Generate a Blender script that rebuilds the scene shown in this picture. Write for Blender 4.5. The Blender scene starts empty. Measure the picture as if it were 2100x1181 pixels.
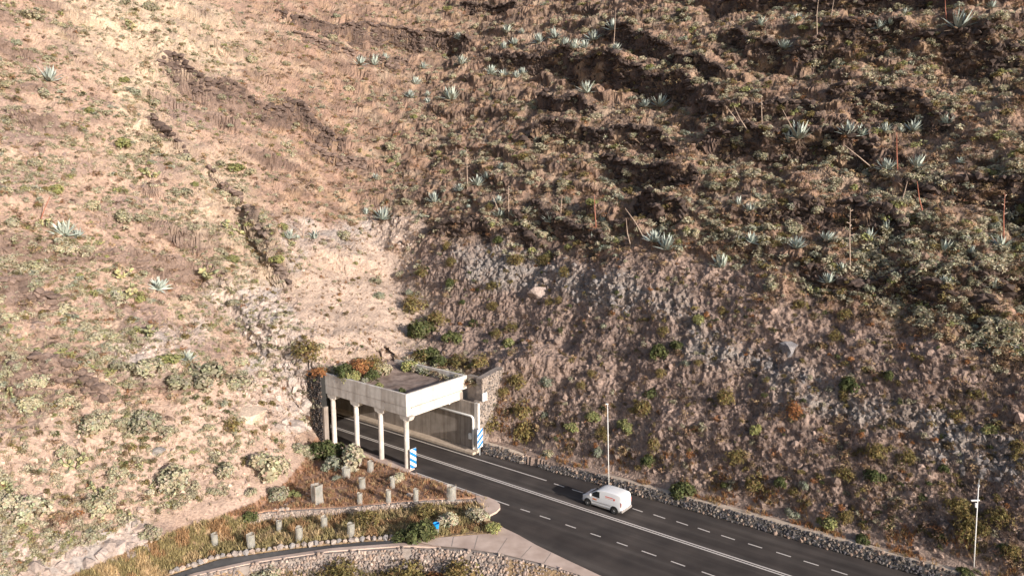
import bpy, bmesh, math, random
import numpy as np
from mathutils import Vector, Matrix

R0 = np.random.default_rng(7)
random.seed(7)
scene = bpy.context.scene
COL = scene.collection
PI = math.pi

# ------------------------------------------------------------------ camera model
F = 1600.0                       # focal length in pixels of the 2100 px wide photograph
TH = math.atan(265.5 / F)        # pitch below the horizon
CH = 31.0                        # height of the drone over the road
CT, ST = math.cos(TH), math.sin(TH)
DV = np.array([0.784, -0.6208])  # along the road (towards the right, nearer)
NV = np.array([0.6208, 0.784])   # across the road (up the cut slope)


def ray(px, py):
    a = (px - 1050) / F
    b = -(py - 590.5) / F
    return np.array([a, CT + b * ST, -ST + b * CT])


def un(px, py, z=0.0):
    r = ray(px, py)
    k = (z - CH) / r[2]
    return np.array([r[0] * k, r[1] * k, z])


def project(P):
    P = np.asarray(P, float)
    x, y, z = P[..., 0], P[..., 1], P[..., 2] - CH
    d = y * CT - z * ST
    u = y * ST + z * CT
    return 1050 + F * x / d, 590.5 - F * u / d


def W(s, t, z=0.0):
    return (s * DV[0] + t * NV[0], s * DV[1] + t * NV[1], z)


def ST_of(p):
    return p[0] * DV[0] + p[1] * DV[1], p[0] * NV[0] + p[1] * NV[1]


# ------------------------------------------------------------------ noise
_perm = np.random.default_rng(3).permutation(256)
_perm = np.concatenate([_perm, _perm, _perm]).astype(np.int32)
_g = np.random.default_rng(4).normal(size=(256, 3)).astype(np.float32)
_g /= np.linalg.norm(_g, axis=1)[:, None]


def noise3(x, y, z):
    x = np.asarray(x, np.float32); y = np.asarray(y, np.float32); z = np.asarray(z, np.float32)
    x, y, z = np.broadcast_arrays(x, y, z)
    xf, yf, zf = np.floor(x), np.floor(y), np.floor(z)
    xi = xf.astype(np.int32) & 255; yi = yf.astype(np.int32) & 255; zi = zf.astype(np.int32) & 255
    dx, dy, dz = x - xf, y - yf, z - zf
    u = dx * dx * dx * (dx * (dx * 6 - 15) + 10)
    v = dy * dy * dy * (dy * (dy * 6 - 15) + 10)
    w = dz * dz * dz * (dz * (dz * 6 - 15) + 10)
    out = 0
    for i in (0, 1):
        a = _perm[xi + i]
        wx = u if i else 1 - u
        for j in (0, 1):
            b = _perm[a + yi + j]
            wy = v if j else 1 - v
            for k in (0, 1):
                g = _g[_perm[b + zi + k]]
                wz = w if k else 1 - w
                out = out + wx * wy * wz * (g[..., 0] * (dx - i) + g[..., 1] * (dy - j) + g[..., 2] * (dz - k))
    return out * 1.5


def fbm(x, y, z, n=3):
    o, a = 0, 1.0
    for i in range(n):
        f = 2.03 ** i
        o = o + a * noise3(x * f + 17 * i, y * f + 5 * i, z * f)
        a *= 0.5
    return o


def ridged(x, y, z, n=2):
    o, a = 0, 1.0
    for i in range(n):
        f = 2.07 ** i
        o = o + a * (1 - 2 * np.abs(noise3(x * f + 31 * i, y * f, z * f)))
        a *= 0.5
    return o


def sstep(a, b, x):
    t = np.clip((x - a) / (b - a), 0, 1)
    return t * t * (3 - 2 * t)


def smax(a, b, k):
    return 0.5 * (a + b + np.sqrt((a - b) ** 2 + k * k))


# ------------------------------------------------------------------ ground plan
_U = lambda pts: np.array([un(*p) for p in pts])


def prof(pts):
    p = pts[np.argsort(pts[:, 0] / pts[:, 1])]
    return p[:, 0] / p[:, 1], p[:, 1], p[:, 2]


LW = _U([(300, 1122, -1.3), (376, 1104, -1.1), (490, 1085, -.9), (544, 1068, -.8), (620, 1060, -.65), (719, 1054, -.5), (871, 1037, -.4), (986, 1027, -.2)])
KB = _U([(200, 1250, -1.8), (346, 1178, -1.4), (452, 1143, -1.2), (605, 1122, -.9), (757, 1107, -.5), (833, 1104, -.3), (894, 1101, -.02), (1024, 1092, 0)])
EG = np.vstack([_U([(250, 1250, -1.8), (395, 1181, -1.4), (529, 1151, -1.2), (681, 1128, -.7), (833, 1117, -.3), (948, 1122, 0), (1024, 1134, 0), (1100, 1152, 0), (1195, 1179, 0)]),
                np.array([W(-24, 46.2), W(-10, 46.0), W(20, 46.0)])])
LWu, LWd, LWz = prof(LW)
KBu, KBd, KBz = prof(KB)
EGu, EGd, EGz = prof(EG)
U_NOSE = un(1012, 1040)[0] / un(1012, 1040)[1]


def t_wall(s):
    return np.interp(s, [-52, -44.8, -24.4, -10.5, 20], [60.05, 60.63, 61.43, 61.75, 62.3])


_zc = []
for px, py in [(700, 470), (880, 480), (1250, 515), (1500, 560), (1700, 640), (1900, 700), (2100, 760), (2400, 860)]:
    r = ray(px, py); rn = r[0] * NV[0] + r[1] * NV[1]
    tA = 63.0
    k = (CH - .9 + 1.2 * tA) / (1.2 * rn - r[2])
    P = r * k + np.array([0, 0, CH])
    _zc.append((P[0] * DV[0] + P[1] * DV[1], P[2]))
_zc = np.array(sorted(_zc))

_ba = np.array([(0, 57), (23.6, 55.6), (28.8, 55.4), (36.4, 55.4), (38.9, 54.6), (42.7, 54.0), (47.1, 55.0), (52, 57.8), (55.1, 60.2), (57.4, 62.0), (60, 62.0), (66.1, 59.9), (73.6, 59.2), (88, 57), (140, 57)])


def base_h(X, Y):
    """macro shape of the hillsides, without roads: (z, weight of the left spur, distance above foot)"""
    s = X * DV[0] + Y * DV[1]
    t = X * NV[0] + Y * NV[1]
    a = .54 * X + .84 * Y
    b = -.84 * X + .54 * Y
    b0n = np.interp(a, _ba[:, 0], _ba[:, 1])
    e = b - b0n
    blend = np.clip(e / 25, 0, 1)
    e = e + blend * (b0n - 57.5)
    bump = sstep(55.5, 58.5, a) * (1 - sstep(70, 95, a))
    zB = np.where(e > 0, .74 * e + .0022 * np.minimum(e, 60) ** 2, e * 1.2)
    wv = .4 + np.maximum(-69.4 - s, 0) * 1.2
    bump = bump * sstep(52.2 - wv, 52.4, t)
    zB = zB + bump * 7.2 * np.exp(-np.maximum(e - 4, 0) / 18) * (e > -.2)
    tA = t_wall(s) + 1.5 + 2.0 * sstep(-44.5, -51, s)
    q = t - tA
    zc = np.interp(s, _zc[:, 0], _zc[:, 1])
    lo = .9 + 1.2 * q
    up = zc + .74 * (q - (zc - .9) / 1.2)
    zA = np.where(q > 0, -smax(-lo, -up, 2.0), .85 + q * .03)
    zA = np.maximum(zA, np.where((s > -56) & (t > 60.9), np.minimum(2.6 * (t - 61.2 - .5 * np.maximum(s + 52.5, 0)), 9.), -20))
    zA = np.where((s < -52.95) & (t > 60.9), np.maximum(zA, 7.3 + .25 * np.maximum(t - 61, 0)), zA)
    zA = np.where(t < t_wall(s) + .3, -20., zA)
    k = 1.2 + 15 * sstep(13, 55, np.minimum(zA, zB))
    z = smax(zA, zB, k) - .5 * k * np.exp(-np.abs(zA - zB) / 4) * 0
    hi = (zA > 2) | (zB > 2)
    z = np.where(hi, z, np.maximum(zA, zB))
    wB = 1 / (1 + np.exp(-np.clip((zB - zA) / (3 + 6 * sstep(15, 40, zB)), -30, 30)))
    return z, wB, e, q, s, t


def hit0(px, py):
    r = ray(px, py)
    k = np.linspace(45, 260, 4300)
    z, *_ = base_h(r[0] * k, r[1] * k)
    i = np.argmax(CH + r[2] * k < z)
    return np.array([r[0] * k[i], r[1] * k[i]])


LEDGES = [  # (polyline in photograph pixels of a rock step, its height in metres)
    ([(290, 122), (340, 142), (400, 180), (500, 225), (600, 240), (700, 300), (740, 318)], 5.0),
    ([(540, 20), (600, 55), (690, 75), (800, 75), (900, 85), (985, 98)], 3.4),
    ([(585, 75), (640, 100), (720, 120), (850, 120)], 1.4),
    ([(985, 125), (1060, 135), (1150, 130), (1220, 150), (1330, 165), (1400, 185), (1450, 205)], 4.2),
    ([(1230, 70), (1300, 95), (1400, 140), (1510, 160)], 2.6),
    ([(1470, 95), (1560, 110), (1660, 120), (1755, 105), (1850, 110), (1950, 112), (2040, 118), (2150, 125)], 4.6),
    ([(1440, 10), (1560, 20), (1700, 12), (1850, 8), (1990, 30)], 2.4),
    ([(1400, 215), (1500, 228), (1610, 225), (1720, 232), (1830, 222), (1900, 235), (2000, 240)], 2.8),
    ([(1430, 275), (1500, 292), (1590, 300), (1680, 298), (1790, 305), (1830, 300)], 3.4),
    ([(1060, 290), (1157, 275), (1242, 290), (1330, 292), (1420, 290)], 2.2),
    ([(1230, 320), (1290, 342), (1380, 360), (1450, 372)], 2.2),
    ([(1840, 400), (1930, 415), (2010, 400), (2130, 405)], 2.6),
    ([(1290, 420), (1350, 440), (1420, 458)], 1.6),
    ([(1560, 425), (1640, 445), (1760, 455), (1880, 480)], 2.0),
    ([(1630, 560), (1720, 580), (1820, 592), (1920, 610), (2010, 640), (2100, 660)], 2.0),
    ([(1090, 205), (1150, 222), (1230, 240)], 1.6),
    ([(310, 250), (350, 285), (398, 330)], 2.0),
    ([(0, 742), (60, 775), (130, 805), (215, 852)], 2.0),
    ([(40, 742), (120, 775), (190, 815), (225, 835)], 1.5),
    ([(0, 590), (60, 606), (130, 600)], .8),
    ([(940, 20), (1000, 15), (1070, 20)], 2.0),
    ([(620, 285), (680, 320), (760, 335)], 1.3),
    ([(430, 355), (460, 400), (500, 430)], 1.5),
    ([(870, 480), (930, 470), (1010, 480), (1090, 500), (1180, 505)], 1.4),
    ([(1080, 430), (1140, 470), (1200, 495), (1260, 500)], 1.6),
]
_led = []
for pts, hh in LEDGES:
    _led.append((np.array([hit0(*p) for p in pts]), hh))
# the deep cleft left of the pale patch: the block on its right stands proud
CLEFT = np.array([hit0(*p) for p in [(488, 425), (510, 465), (535, 505), (562, 550), (596, 592)]])


def poly_dist(X, Y, P):
    best = np.full(X.shape, 1e9); sg = np.zeros(X.shape); par = np.zeros(X.shape)
    n = len(P) - 1
    L = np.concatenate([[0], np.cumsum(np.linalg.norm(np.diff(P, axis=0), axis=1))])
    for i in range(n):
        a, b = P[i], P[i + 1]
        d = b - a; l2 = d @ d
        f = np.clip(((X - a[0]) * d[0] + (Y - a[1]) * d[1]) / l2, 0, 1)
        qx, qy = X - a[0] - f * d[0], Y - a[1] - f * d[1]
        dd = np.hypot(qx, qy)
        m = dd < best
        best = np.where(m, dd, best)
        sg = np.where(m, np.sign(d[0] * (Y - a[1]) - d[1] * (X - a[0])), sg)
        par = np.where(m, L[i] + f * math.sqrt(l2), par)
    return best * sg, par / L[-1]


def height(X, Y):
    X = np.asarray(X, float); Y = np.asarray(Y, float)
    z, wB, e, q, s, t = base_h(X, Y)
    hillm = sstep(.5, 5, z)
    # broad lumps and gullies
    z = z + hillm * (1.3 * fbm(X / 17, Y / 17, .3, 2) + .75 * noise3(X / 6.1, Y / 6.1, 4.))
    cut = (1 - wB) * hillm * (1 - sstep(-2, 3, z - np.interp(s, _zc[:, 0], _zc[:, 1])))
    z = z + cut * (.6 * ridged(s / 7.3 + z / 30, t / 16, 2.2, 2) + .5 * noise3(s / 9, t / 9, 5.))
    upper = (1 - wB) * sstep(-1, 4, z - np.interp(s, _zc[:, 0], _zc[:, 1]))
    up2 = np.clip(upper + .55 * wB * sstep(14, 26, z), 0, 1)
    z = z + wB * hillm * .45 * ridged((.54 * X + .84 * Y) / 8, z / 30, 3.1, 2)
    aa_ = .54 * X + .84 * Y
    q3 = z + .3 * aa_ + 1.3 * noise3(X / 13, Y / 13, 19.) + .6 * noise3(X / 4, Y / 4, 12.)
    f3 = q3 / 5.2 - np.floor(q3 / 5.2)
    z = z + wB * sstep(5, 12, z) * np.clip(.1 + .9 * noise3(X / 11, Y / 11, 17.), 0, .6) * 5.2 * (sstep(.4, .6, f3) - f3)
    # stacked lava flows: terraces
    q2 = z + .07 * s + 1.5 * noise3(X / 15, Y / 15, 9.) + 1.0 * noise3(X / 4.5, Y / 4.5, 2.)
    per = 3.4
    fr = q2 / per - np.floor(q2 / per)
    z = z + np.clip(.28 + .6 * noise3(X / 9, Y / 9, 7.), 0, .7) * up2 * per * (sstep(.35, .6, fr) - fr)
    z = z + up2 * (.55 * ridged(X / 5.2, Y / 5.2, 3.3, 2) + .3 * noise3(X / 2.2, Y / 2.2, 1.7))
    # single rock steps
    wx = X + 1.0 * noise3(X / 3.4, Y / 3.4, 1.)
    wy = Y + 1.0 * noise3(X / 3.4, Y / 3.4, 6.)
    sh = z.shape
    z = z.ravel().copy(); fx = wx.ravel(); fy = wy.ravel()
    for P, hh in _led:
        lo, hi = P.min(0) - 9, P.max(0) + 9
        m = np.nonzero((fx > lo[0]) & (fx < hi[0]) & (fy > lo[1]) & (fy < hi[1]))[0]
        if not len(m):
            continue
        d, par = poly_dist(fx[m], fy[m], P)
        w = sstep(0, .15, par) * (1 - sstep(.85, 1, par)) * np.clip(.9 + .7 * noise3(fx[m] / 6, fy[m] / 6, hh), .45, 1.3)
        g = np.where(d > 0, np.exp(-d / 3.5), np.exp(d / 3.5)) * .5
        rw_ = .25 + .12 * hh
        g = g * (2 * sstep(-rw_, rw_, d) - 1)
        z[m] += np.where(P[:, 0].mean() > -14, 1.3, 1.3) * hh * w * g
    m = np.nonzero((np.abs(fx - CLEFT[:, 0].mean()) < 30) & (np.abs(fy - CLEFT[:, 1].mean()) < 30))[0]
    if len(m):
        d, par = poly_dist(fx[m], fy[m], CLEFT)
        w = sstep(0, .25, par) * (1 - sstep(.8, 1, par))
        z[m] += w * np.where(d > 0, 2.2 * sstep(-.1, 1.3, d) * np.exp(-np.maximum(d - 2, 0) / 6), -1.6 * np.exp(-((d + .9) / 1.3) ** 2))
    z = z.reshape(sh)
    # roads, planted island, side road and the drop below it
    u = X / np.maximum(Y, 1)
    dL = np.interp(u, LWu, LWd); zL = np.interp(u, LWu, LWz)
    dK = np.interp(u, KBu, KBd); zK = np.interp(u, KBu, KBz)
    dE = np.interp(u, EGu, EGd); zE = np.interp(u, EGu, EGz)
    isl = u < U_NOSE
    g = np.full(sh, -.06)
    g = np.where(isl & (t < 51.5), .2 + .06 * noise3(X / 1.5, Y / 1.5, 3.), g)
    f = np.clip((Y - dK) / np.maximum(dL - dK, .1), 0, 1)
    g = np.where(isl & (Y < dL), zK + (zL - zK) * f + .08 * noise3(X / 1.2, Y / 1.2, 3.), g)
    g = np.where(Y < dK, np.minimum(zK, zE) - .14, g)
    g = np.where(~isl & (Y < dK + 4) & (Y > dE), -.06, g)
    dr = np.maximum(dE - .25 - Y, 0)
    g = np.where(dr > 0, zE - .08 - np.minimum(dr * 1.35, 4.2 + dr * .25) + .12 * noise3(X / 1.3, Y / 1.3, 3.) * sstep(.5, 1.5, dr), g)
    road = (t > 51.5) & (t < t_wall(s) + .3) & (s > -67.2)
    g = np.where(road, -.06, g)
    foot = np.where(isl & (t < 51.5) & ((Y > dK) | (e > .8)), z, -50)
    z = np.where((t < t_wall(s) + .3) & (s > -67.2), np.maximum(g, np.where(road, -50, foot)), z)
    z = np.where((s <= -67.2) & (t > 52.3) & (t < 61), np.maximum(z, 7.0), z)
    far = Y < dE - 1
    return np.where(far & (e < 0), np.minimum(z, g), z)


# ------------------------------------------------------------------ materials
def mat(name, rough=.9, spec=.2):
    m = bpy.data.materials.new(name); m.use_nodes = True
    nt = m.node_tree
    b = nt.nodes['Principled BSDF']
    b.inputs['Roughness'].default_value = rough
    b.inputs['Specular IOR Level'].default_value = spec
    return m, nt, b


def node(nt, typ, **kw):
    n = nt.nodes.new(typ)
    for k, v in kw.items():
        setattr(n, k, v)
    return n


def noise_node(nt, scale, detail=4, vec=None, stretch=None):
    n = node(nt, 'ShaderNodeTexNoise')
    n.inputs['Scale'].default_value = scale
    n.inputs['Detail'].default_value = detail
    tc = node(nt, 'ShaderNodeTexCoord')
    src = tc.outputs['Object']
    if stretch:
        mp = node(nt, 'ShaderNodeMapping')
        mp.inputs['Scale'].default_value = stretch
        nt.links.new(src, mp.inputs['Vector']); src = mp.outputs['Vector']
    nt.links.new(src, n.inputs['Vector'])
    return n


def ramp(nt, fac, stops):
    r = node(nt, 'ShaderNodeValToRGB')
    el = r.color_ramp.elements
    while len(el) < len(stops):
        el.new(.5)
    for e_, (p, c) in zip(el, stops):
        e_.position = p; e_.color = (*c, 1)
    nt.links.new(fac, r.inputs['Fac'])
    return r


def mulc(nt, a, b):
    m = node(nt, 'ShaderNodeMix', data_type='RGBA', blend_type='MULTIPLY')
    m.inputs[0].default_value = 1
    nt.links.new(a, m.inputs[6]); nt.links.new(b, m.inputs[7])
    return m.outputs[2]


def bump(nt, b, h, strength, dist):
    n = node(nt, 'ShaderNodeBump')
    n.inputs['Strength'].default_value = strength
    n.inputs['Distance'].default_value = dist
    nt.links.new(h, n.inputs['Height']); nt.links.new(n.outputs['Normal'], b.inputs['Normal'])


def simple(name, c1, c2, scale, rough=.9, spec=.2, stretch=None, bmp=0., metal=0., stain=None):
    m, nt, b = mat(name, rough, spec)
    n = noise_node(nt, scale, 5, stretch=stretch)
    r = ramp(nt, n.outputs['Fac'], [(.32, c1), (.68, c2)])
    out = r.outputs['Color']
    if stain:
        n2 = noise_node(nt, stain[0], 3, stretch=stain[1])
        r2 = ramp(nt, n2.outputs['Fac'], [(.36, stain[2]), (.56, (1, 1, 1))])
        out = mulc(nt, out, r2.outputs['Color'])
    nt.links.new(out, b.inputs['Base Color'])
    b.inputs['Metallic'].default_value = metal
    if bmp:
        bump(nt, b, n.outputs['Fac'], bmp, .05)
    return m


def attr_mat(name, vary=.25, translucent=0., rough=.9, nscale=0, bmp=0., spec=.15, objvar=True):
    m, nt, b = mat(name, rough, spec)
    a = node(nt, 'ShaderNodeAttribute', attribute_name='Col')
    out = a.outputs['Color']
    if objvar:
        oi = node(nt, 'ShaderNodeObjectInfo')
        r = ramp(nt, oi.outputs['Random'], [(0, (1 - vary, 1 - vary * .9, 1 - vary * .9)), (.5, (1, 1, 1)), (1, (1 + vary * .6, 1 + vary * .55, 1 + vary * .3))])
        out = mulc(nt, out, r.outputs['Color'])
    if nscale:
        n = noise_node(nt, nscale, 6)
        r = ramp(nt, n.outputs['Fac'], [(.25, (.62, .6, .6)), (.5, (1, 1, 1)), (.78, (1.3, 1.28, 1.25))])
        out = mulc(nt, out, r.outputs['Color'])
        if bmp:
            bump(nt, b, n.outputs['Fac'], bmp, .12)
    nt.links.new(out, b.inputs['Base Color'])
    if translucent:
        tr = node(nt, 'ShaderNodeBsdfTranslucent')
        nt.links.new(out, tr.inputs['Color'])
        mx = node(nt, 'ShaderNodeMixShader'); mx.inputs[0].default_value = translucent
        nt.links.new(b.outputs[0], mx.inputs[1]); nt.links.new(tr.outputs[0], mx.inputs[2])
        nt.links.new(mx.outputs[0], nt.nodes['Material Output'].inputs['Surface'])
    return m


M = {}
M['terrain'] = attr_mat('hillside_soil', nscale=4.5, bmp=.8, objvar=False)
M['stone'] = attr_mat('field_stone', nscale=5, bmp=.4, objvar=False)
M['leaf'] = attr_mat('leaf', vary=.22, translucent=.32)
M['scrub'] = attr_mat('scrub_leaf', translucent=.3, objvar=False)
M['agave'] = attr_mat('agave_leaf', vary=.2, rough=.55, spec=.35)
M['asphalt'] = simple('asphalt', (.043, .036, .034), (.062, .054, .051), 1.3, .85, .25, stretch=(1, 1, 1), stain=(.55, (1, 1, 1), (.8, .8, .8)))
m, nt, b = mat('road_asphalt', .85, .25)
tc = node(nt, 'ShaderNodeTexCoord'); mp = node(nt, 'ShaderNodeMapping'); mp.inputs['Rotation'].default_value = (0, 0, math.radians(38.37))
nt.links.new(tc.outputs['Object'], mp.inputs['Vector'])
mp2 = node(nt, 'ShaderNodeMapping'); mp2.inputs['Scale'].default_value = (.04, 1.1, 1); nt.links.new(mp.outputs[0], mp2.inputs['Vector'])
na = node(nt, 'ShaderNodeTexNoise'); na.inputs['Scale'].default_value = 1; na.inputs['Detail'].default_value = 4; nt.links.new(mp2.outputs[0], na.inputs['Vector'])
ra = ramp(nt, na.outputs['Fac'], [(.3, (.046, .038, .036)), (.5, (.058, .049, .046)), (.72, (.084, .073, .068))])
nb_ = noise_node(nt, .35, 5); rb_ = ramp(nt, nb_.outputs['Fac'], [(.35, (.75, .75, .76)), (.65, (1.2, 1.18, 1.15))])
nc_ = noise_node(nt, 22, 2); rc_ = ramp(nt, nc_.outputs['Fac'], [(.3, (.85, .85, .85)), (.7, (1.15, 1.15, 1.15))])
nt.links.new(mulc(nt, mulc(nt, ra.outputs['Color'], rb_.outputs['Color']), rc_.outputs['Color']), b.inputs['Base Color'])
M['asphalt'] = m
M['old_asphalt'] = simple('old_asphalt', (.075, .07, .07), (.11, .105, .105), 1.6, .9)
M['paint'] = simple('road_paint', (.5, .46, .43), (.68, .63, .6), 9, .7)
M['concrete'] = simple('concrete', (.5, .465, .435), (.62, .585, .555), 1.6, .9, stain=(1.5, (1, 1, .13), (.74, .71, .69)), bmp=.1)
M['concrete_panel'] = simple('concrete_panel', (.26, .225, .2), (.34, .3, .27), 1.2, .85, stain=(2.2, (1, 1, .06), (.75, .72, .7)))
M['concrete_light'] = simple('concrete_light', (.52, .48, .44), (.64, .6, .56), 2.2, .85, stain=(1.3, (1, 1, .2), (.8, .77, .75)))
M['kerb'] = simple('kerb_concrete', (.42, .34, .27), (.54, .45, .37), 2.5, .9)
M['apron'] = simple('apron_concrete', (.5, .385, .325), (.6, .475, .41), 1.1, .9, stain=(.5, (1, 1, 1), (.84, .82, .82)))
M['white_metal'] = simple('white_coated_metal', (.68, .68, .68), (.76, .76, .75), 3, .45, .4)
M['galv'] = simple('galvanised_steel', (.5, .52, .54), (.62, .64, .66), 6, .45, .5, metal=.35)
M['white_paint'] = simple('van_paint', (.75, .76, .78), (.8, .8, .82), 1.0, .28, .5)
M['black'] = simple('black_rubber', (.02, .02, .02), (.03, .03, .03), 8, .8)
M['grey_plastic'] = simple('grey_plastic', (.24, .22, .22), (.3, .28, .27), 5, .6)
M['rim'] = simple('wheel_steel', (.36, .36, .37), (.46, .46, .47), 5, .4, .5, metal=.4)
M['red'] = simple('red_lens', (.55, .03, .02), (.65, .05, .03), 5, .3, .5)
M['orange'] = simple('orange_print', (.75, .22, .06), (.8, .27, .09), 9, .5)
M['redprint'] = simple('red_print', (.7, .09, .06), (.75, .13, .09), 9, .5)
M['blue'] = simple('blue_print', (.01, .16, .48), (.015, .19, .53), 5, .45, .4)
M['bin_blue'] = simple('blue_plastic', (.01, .22, .6), (.015, .27, .68), 5, .4, .4)
M['white_print'] = simple('white_print', (.74, .74, .75), (.8, .8, .8), 5, .45, .4)
M['mortar'] = simple('mortar', (.22, .185, .165), (.31, .265, .24), 3, .95)
M['bark'] = simple('dry_stem', (.2, .145, .11), (.3, .23, .18), 6, .9)
M['stalk'] = simple('dry_stalk', (.33, .25, .2), (.46, .36, .3), 4, .9)
M['stalk_red'] = simple('fresh_stalk', (.34, .13, .09), (.42, .18, .13), 4, .9)
M['soil_fill'] = simple('roof_soil', (.2, .15, .13), (.31, .24, .21), 1.8, .95, bmp=.5, stain=(.7, (1, 1, 1), (.75, .72, .7)))
m, nt, b = mat('window_glass', .08, .6)
b.inputs['Base Color'].default_value = (.02, .025, .03, 1)
M['glass'] = m
m, nt, b = mat('clear_lens', .15, .6)
b.inputs['Base Color'].default_value = (.6, .62, .65, 1)
M['lens'] = m
m, nt, b = mat('guard_mesh', .8, .2)
n = noise_node(nt, 6, 3, stretch=(1, 1, .4))
r = ramp(nt, n.outputs['Fac'], [(.3, (.5, .5, .47)), (.7, (.68, .67, .64))])
nt.links.new(r.outputs['Color'], b.inputs['Base Color'])
tl = node(nt, 'ShaderNodeBsdfTranslucent'); nt.links.new(r.outputs['Color'], tl.inputs['Color'])
tp = node(nt, 'ShaderNodeBsdfTransparent')
m1 = node(nt, 'ShaderNodeMixShader'); m1.inputs[0].default_value = .45
m2 = node(nt, 'ShaderNodeMixShader'); m2.inputs[0].default_value = .38
nt.links.new(b.outputs[0], m1.inputs[1]); nt.links.new(tl.outputs[0], m1.inputs[2])
nt.links.new(m1.outputs[0], m2.inputs[1]); nt.links.new(tp.outputs[0], m2.inputs[2])
nt.links.new(m2.outputs[0], nt.nodes['Material Output'].inputs['Surface'])
M['guard'] = m


# ------------------------------------------------------------------ mesh helpers
def tag(o, label=None, cat=None, group=None, kind=None):
    for k, v in (('label', label), ('category', cat), ('group', group), ('kind', kind)):
        if v:
            o[k] = v
    return o


def link(o, parent=None):
    COL.objects.link(o)
    if parent:
        o.parent = parent
    return o


def empty(name, loc=(0, 0, 0), rz=0.):
    o = bpy.data.objects.new(name, None)
    o.empty_display_size = .2
    o.location = loc; o.rotation_euler = (0, 0, rz)
    return link(o)


def big_mesh(name, V, Fc, colors=None, smooth=False):
    """numpy verts (n,3) and faces (m,k) of one size -> mesh"""
    me = bpy.data.meshes.new(name)
    V = np.ascontiguousarray(V, np.float32); Fc = np.ascontiguousarray(Fc, np.int32)
    n, k = Fc.shape
    me.vertices.add(len(V)); me.vertices.foreach_set('co', V.ravel())
    me.loops.add(n * k); me.loops.foreach_set('vertex_index', Fc.ravel())
    me.polygons.add(n)
    me.polygons.foreach_set('loop_start', np.arange(0, n * k, k, dtype=np.int32))
    me.polygons.foreach_set('loop_total', np.full(n, k, np.int32))
    me.polygons.foreach_set('use_smooth', np.full(n, smooth, bool))
    if colors is not None:
        ca = me.color_attributes.new('Col', 'FLOAT_COLOR', 'POINT')
        c = np.ones((len(V), 4), np.float32); c[:, :3] = colors
        ca.data.foreach_set('color', c.ravel())
    me.update(calc_edges=True)
    return me


def obj(name, me, material, parent=None, loc=None):
    o = bpy.data.objects.new(name, me)
    if material and not me.materials:
        me.materials.append(material)
    if loc is not None:
        o.location = loc
    return link(o, parent)


class MB:
    """collects simple solids into one mesh"""
    def __init__(self):
        self.v, self.f = [], []

    def add(self, v, f):
        n = len(self.v)
        self.v += [tuple(map(float, p)) for p in v]
        self.f += [tuple(i + n for i in q) for q in f]

    def hexa(self, p):
        self.add(p, [(3, 2, 1, 0), (4, 5, 6, 7), (0, 1, 5, 4), (1, 2, 6, 5), (2, 3, 7, 6), (3, 0, 4, 7)])

    def box_st(self, s0, s1, t0, t1, z0, z1):
        self.hexa([W(s0, t0, z0), W(s1, t0, z0), W(s1, t1, z0), W(s0, t1, z0), W(s0, t0, z1), W(s1, t0, z1), W(s1, t1, z1), W(s0, t1, z1)])

    def box(self, x0, x1, y0, y1, z0, z1):
        self.hexa([(x0, y0, z0), (x1, y0, z0), (x1, y1, z0), (x0, y1, z0), (x0, y0, z1), (x1, y0, z1), (x1, y1, z1), (x0, y1, z1)])

    def tube(self, pts, rads, n=10):
        pts = [Vector(p) for p in pts]
        rings = []
        for i, p in enumerate(pts):
            d = (pts[min(i + 1, len(pts) - 1)] - pts[max(i - 1, 0)]).normalized()
            a = d.orthogonal().normalized() if i == 0 else (rings_a - d * rings_a.dot(d)).normalized()
            rings_a = a
            bb = d.cross(a)
            r = rads[i] if hasattr(rads, '__len__') else rads
            rings.append([p + (a * math.cos(2 * PI * k / n) + bb * math.sin(2 * PI * k / n)) * r for k in range(n)])
        v = [q for rg in rings for q in rg]
        f = [(i * n + k, i * n + (k + 1) % n, (i + 1) * n + (k + 1) % n, (i + 1) * n + k) for i in range(len(pts) - 1) for k in range(n)]
        f += [tuple(range(n - 1, -1, -1)), tuple((len(pts) - 1) * n + k for k in range(n))]
        self.add(v, f)

    def lathe(self, c, prof_, n=24, axis='z', caps=True):
        v, f = [], []
        for r, h in prof_:
            for k in range(n):
                a = 2 * PI * k / n
                if axis == 'z':
                    v.append((c[0] + r * math.cos(a), c[1] + r * math.sin(a), c[2] + h))
                else:
                    v.append((c[0] + r * math.cos(a), c[1] + h, c[2] + r * math.sin(a)))
        m_ = len(prof_)
        f = [(i * n + k, i * n + (k + 1) % n, (i + 1) * n + (k + 1) % n, (i + 1) * n + k) for i in range(m_ - 1) for k in range(n)]
        if caps:
            f += [tuple(range(n - 1, -1, -1)), tuple((m_ - 1) * n + k for k in range(n))]
        self.add(v, f)

    def build(self, name, material, parent=None, bevel=0., smooth=False, world_parent=False):
        me = bpy.data.meshes.new(name)
        me.from_pydata(self.v, [], self.f)
        bm = bmesh.new(); bm.from_mesh(me)
        bmesh.ops.recalc_face_normals(bm, faces=bm.faces)
        if bevel:
            bmesh.ops.bevel(bm, geom=list(bm.edges), offset=bevel, segments=1, affect='EDGES')
        if smooth:
            for f_ in bm.faces:
                f_.smooth = True
        bm.to_mesh(me); bm.free()
        o = obj(name, me, material, parent)
        if parent and world_parent:      # the mesh was written in world coordinates
            bpy.context.view_layer.update()
            o.matrix_parent_inverse = parent.matrix_basis.inverted()
        return o


def sheet(name, pts, material, kind='structure', z=None):
    v = [(p[0], p[1], p[2] if z is None else z) for p in pts]
    me = bpy.data.meshes.new(name)
    me.from_pydata(v, [], [tuple(range(len(v)))])
    o = obj(name, me, material)
    if kind:
        o['kind'] = kind
    return o


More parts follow.
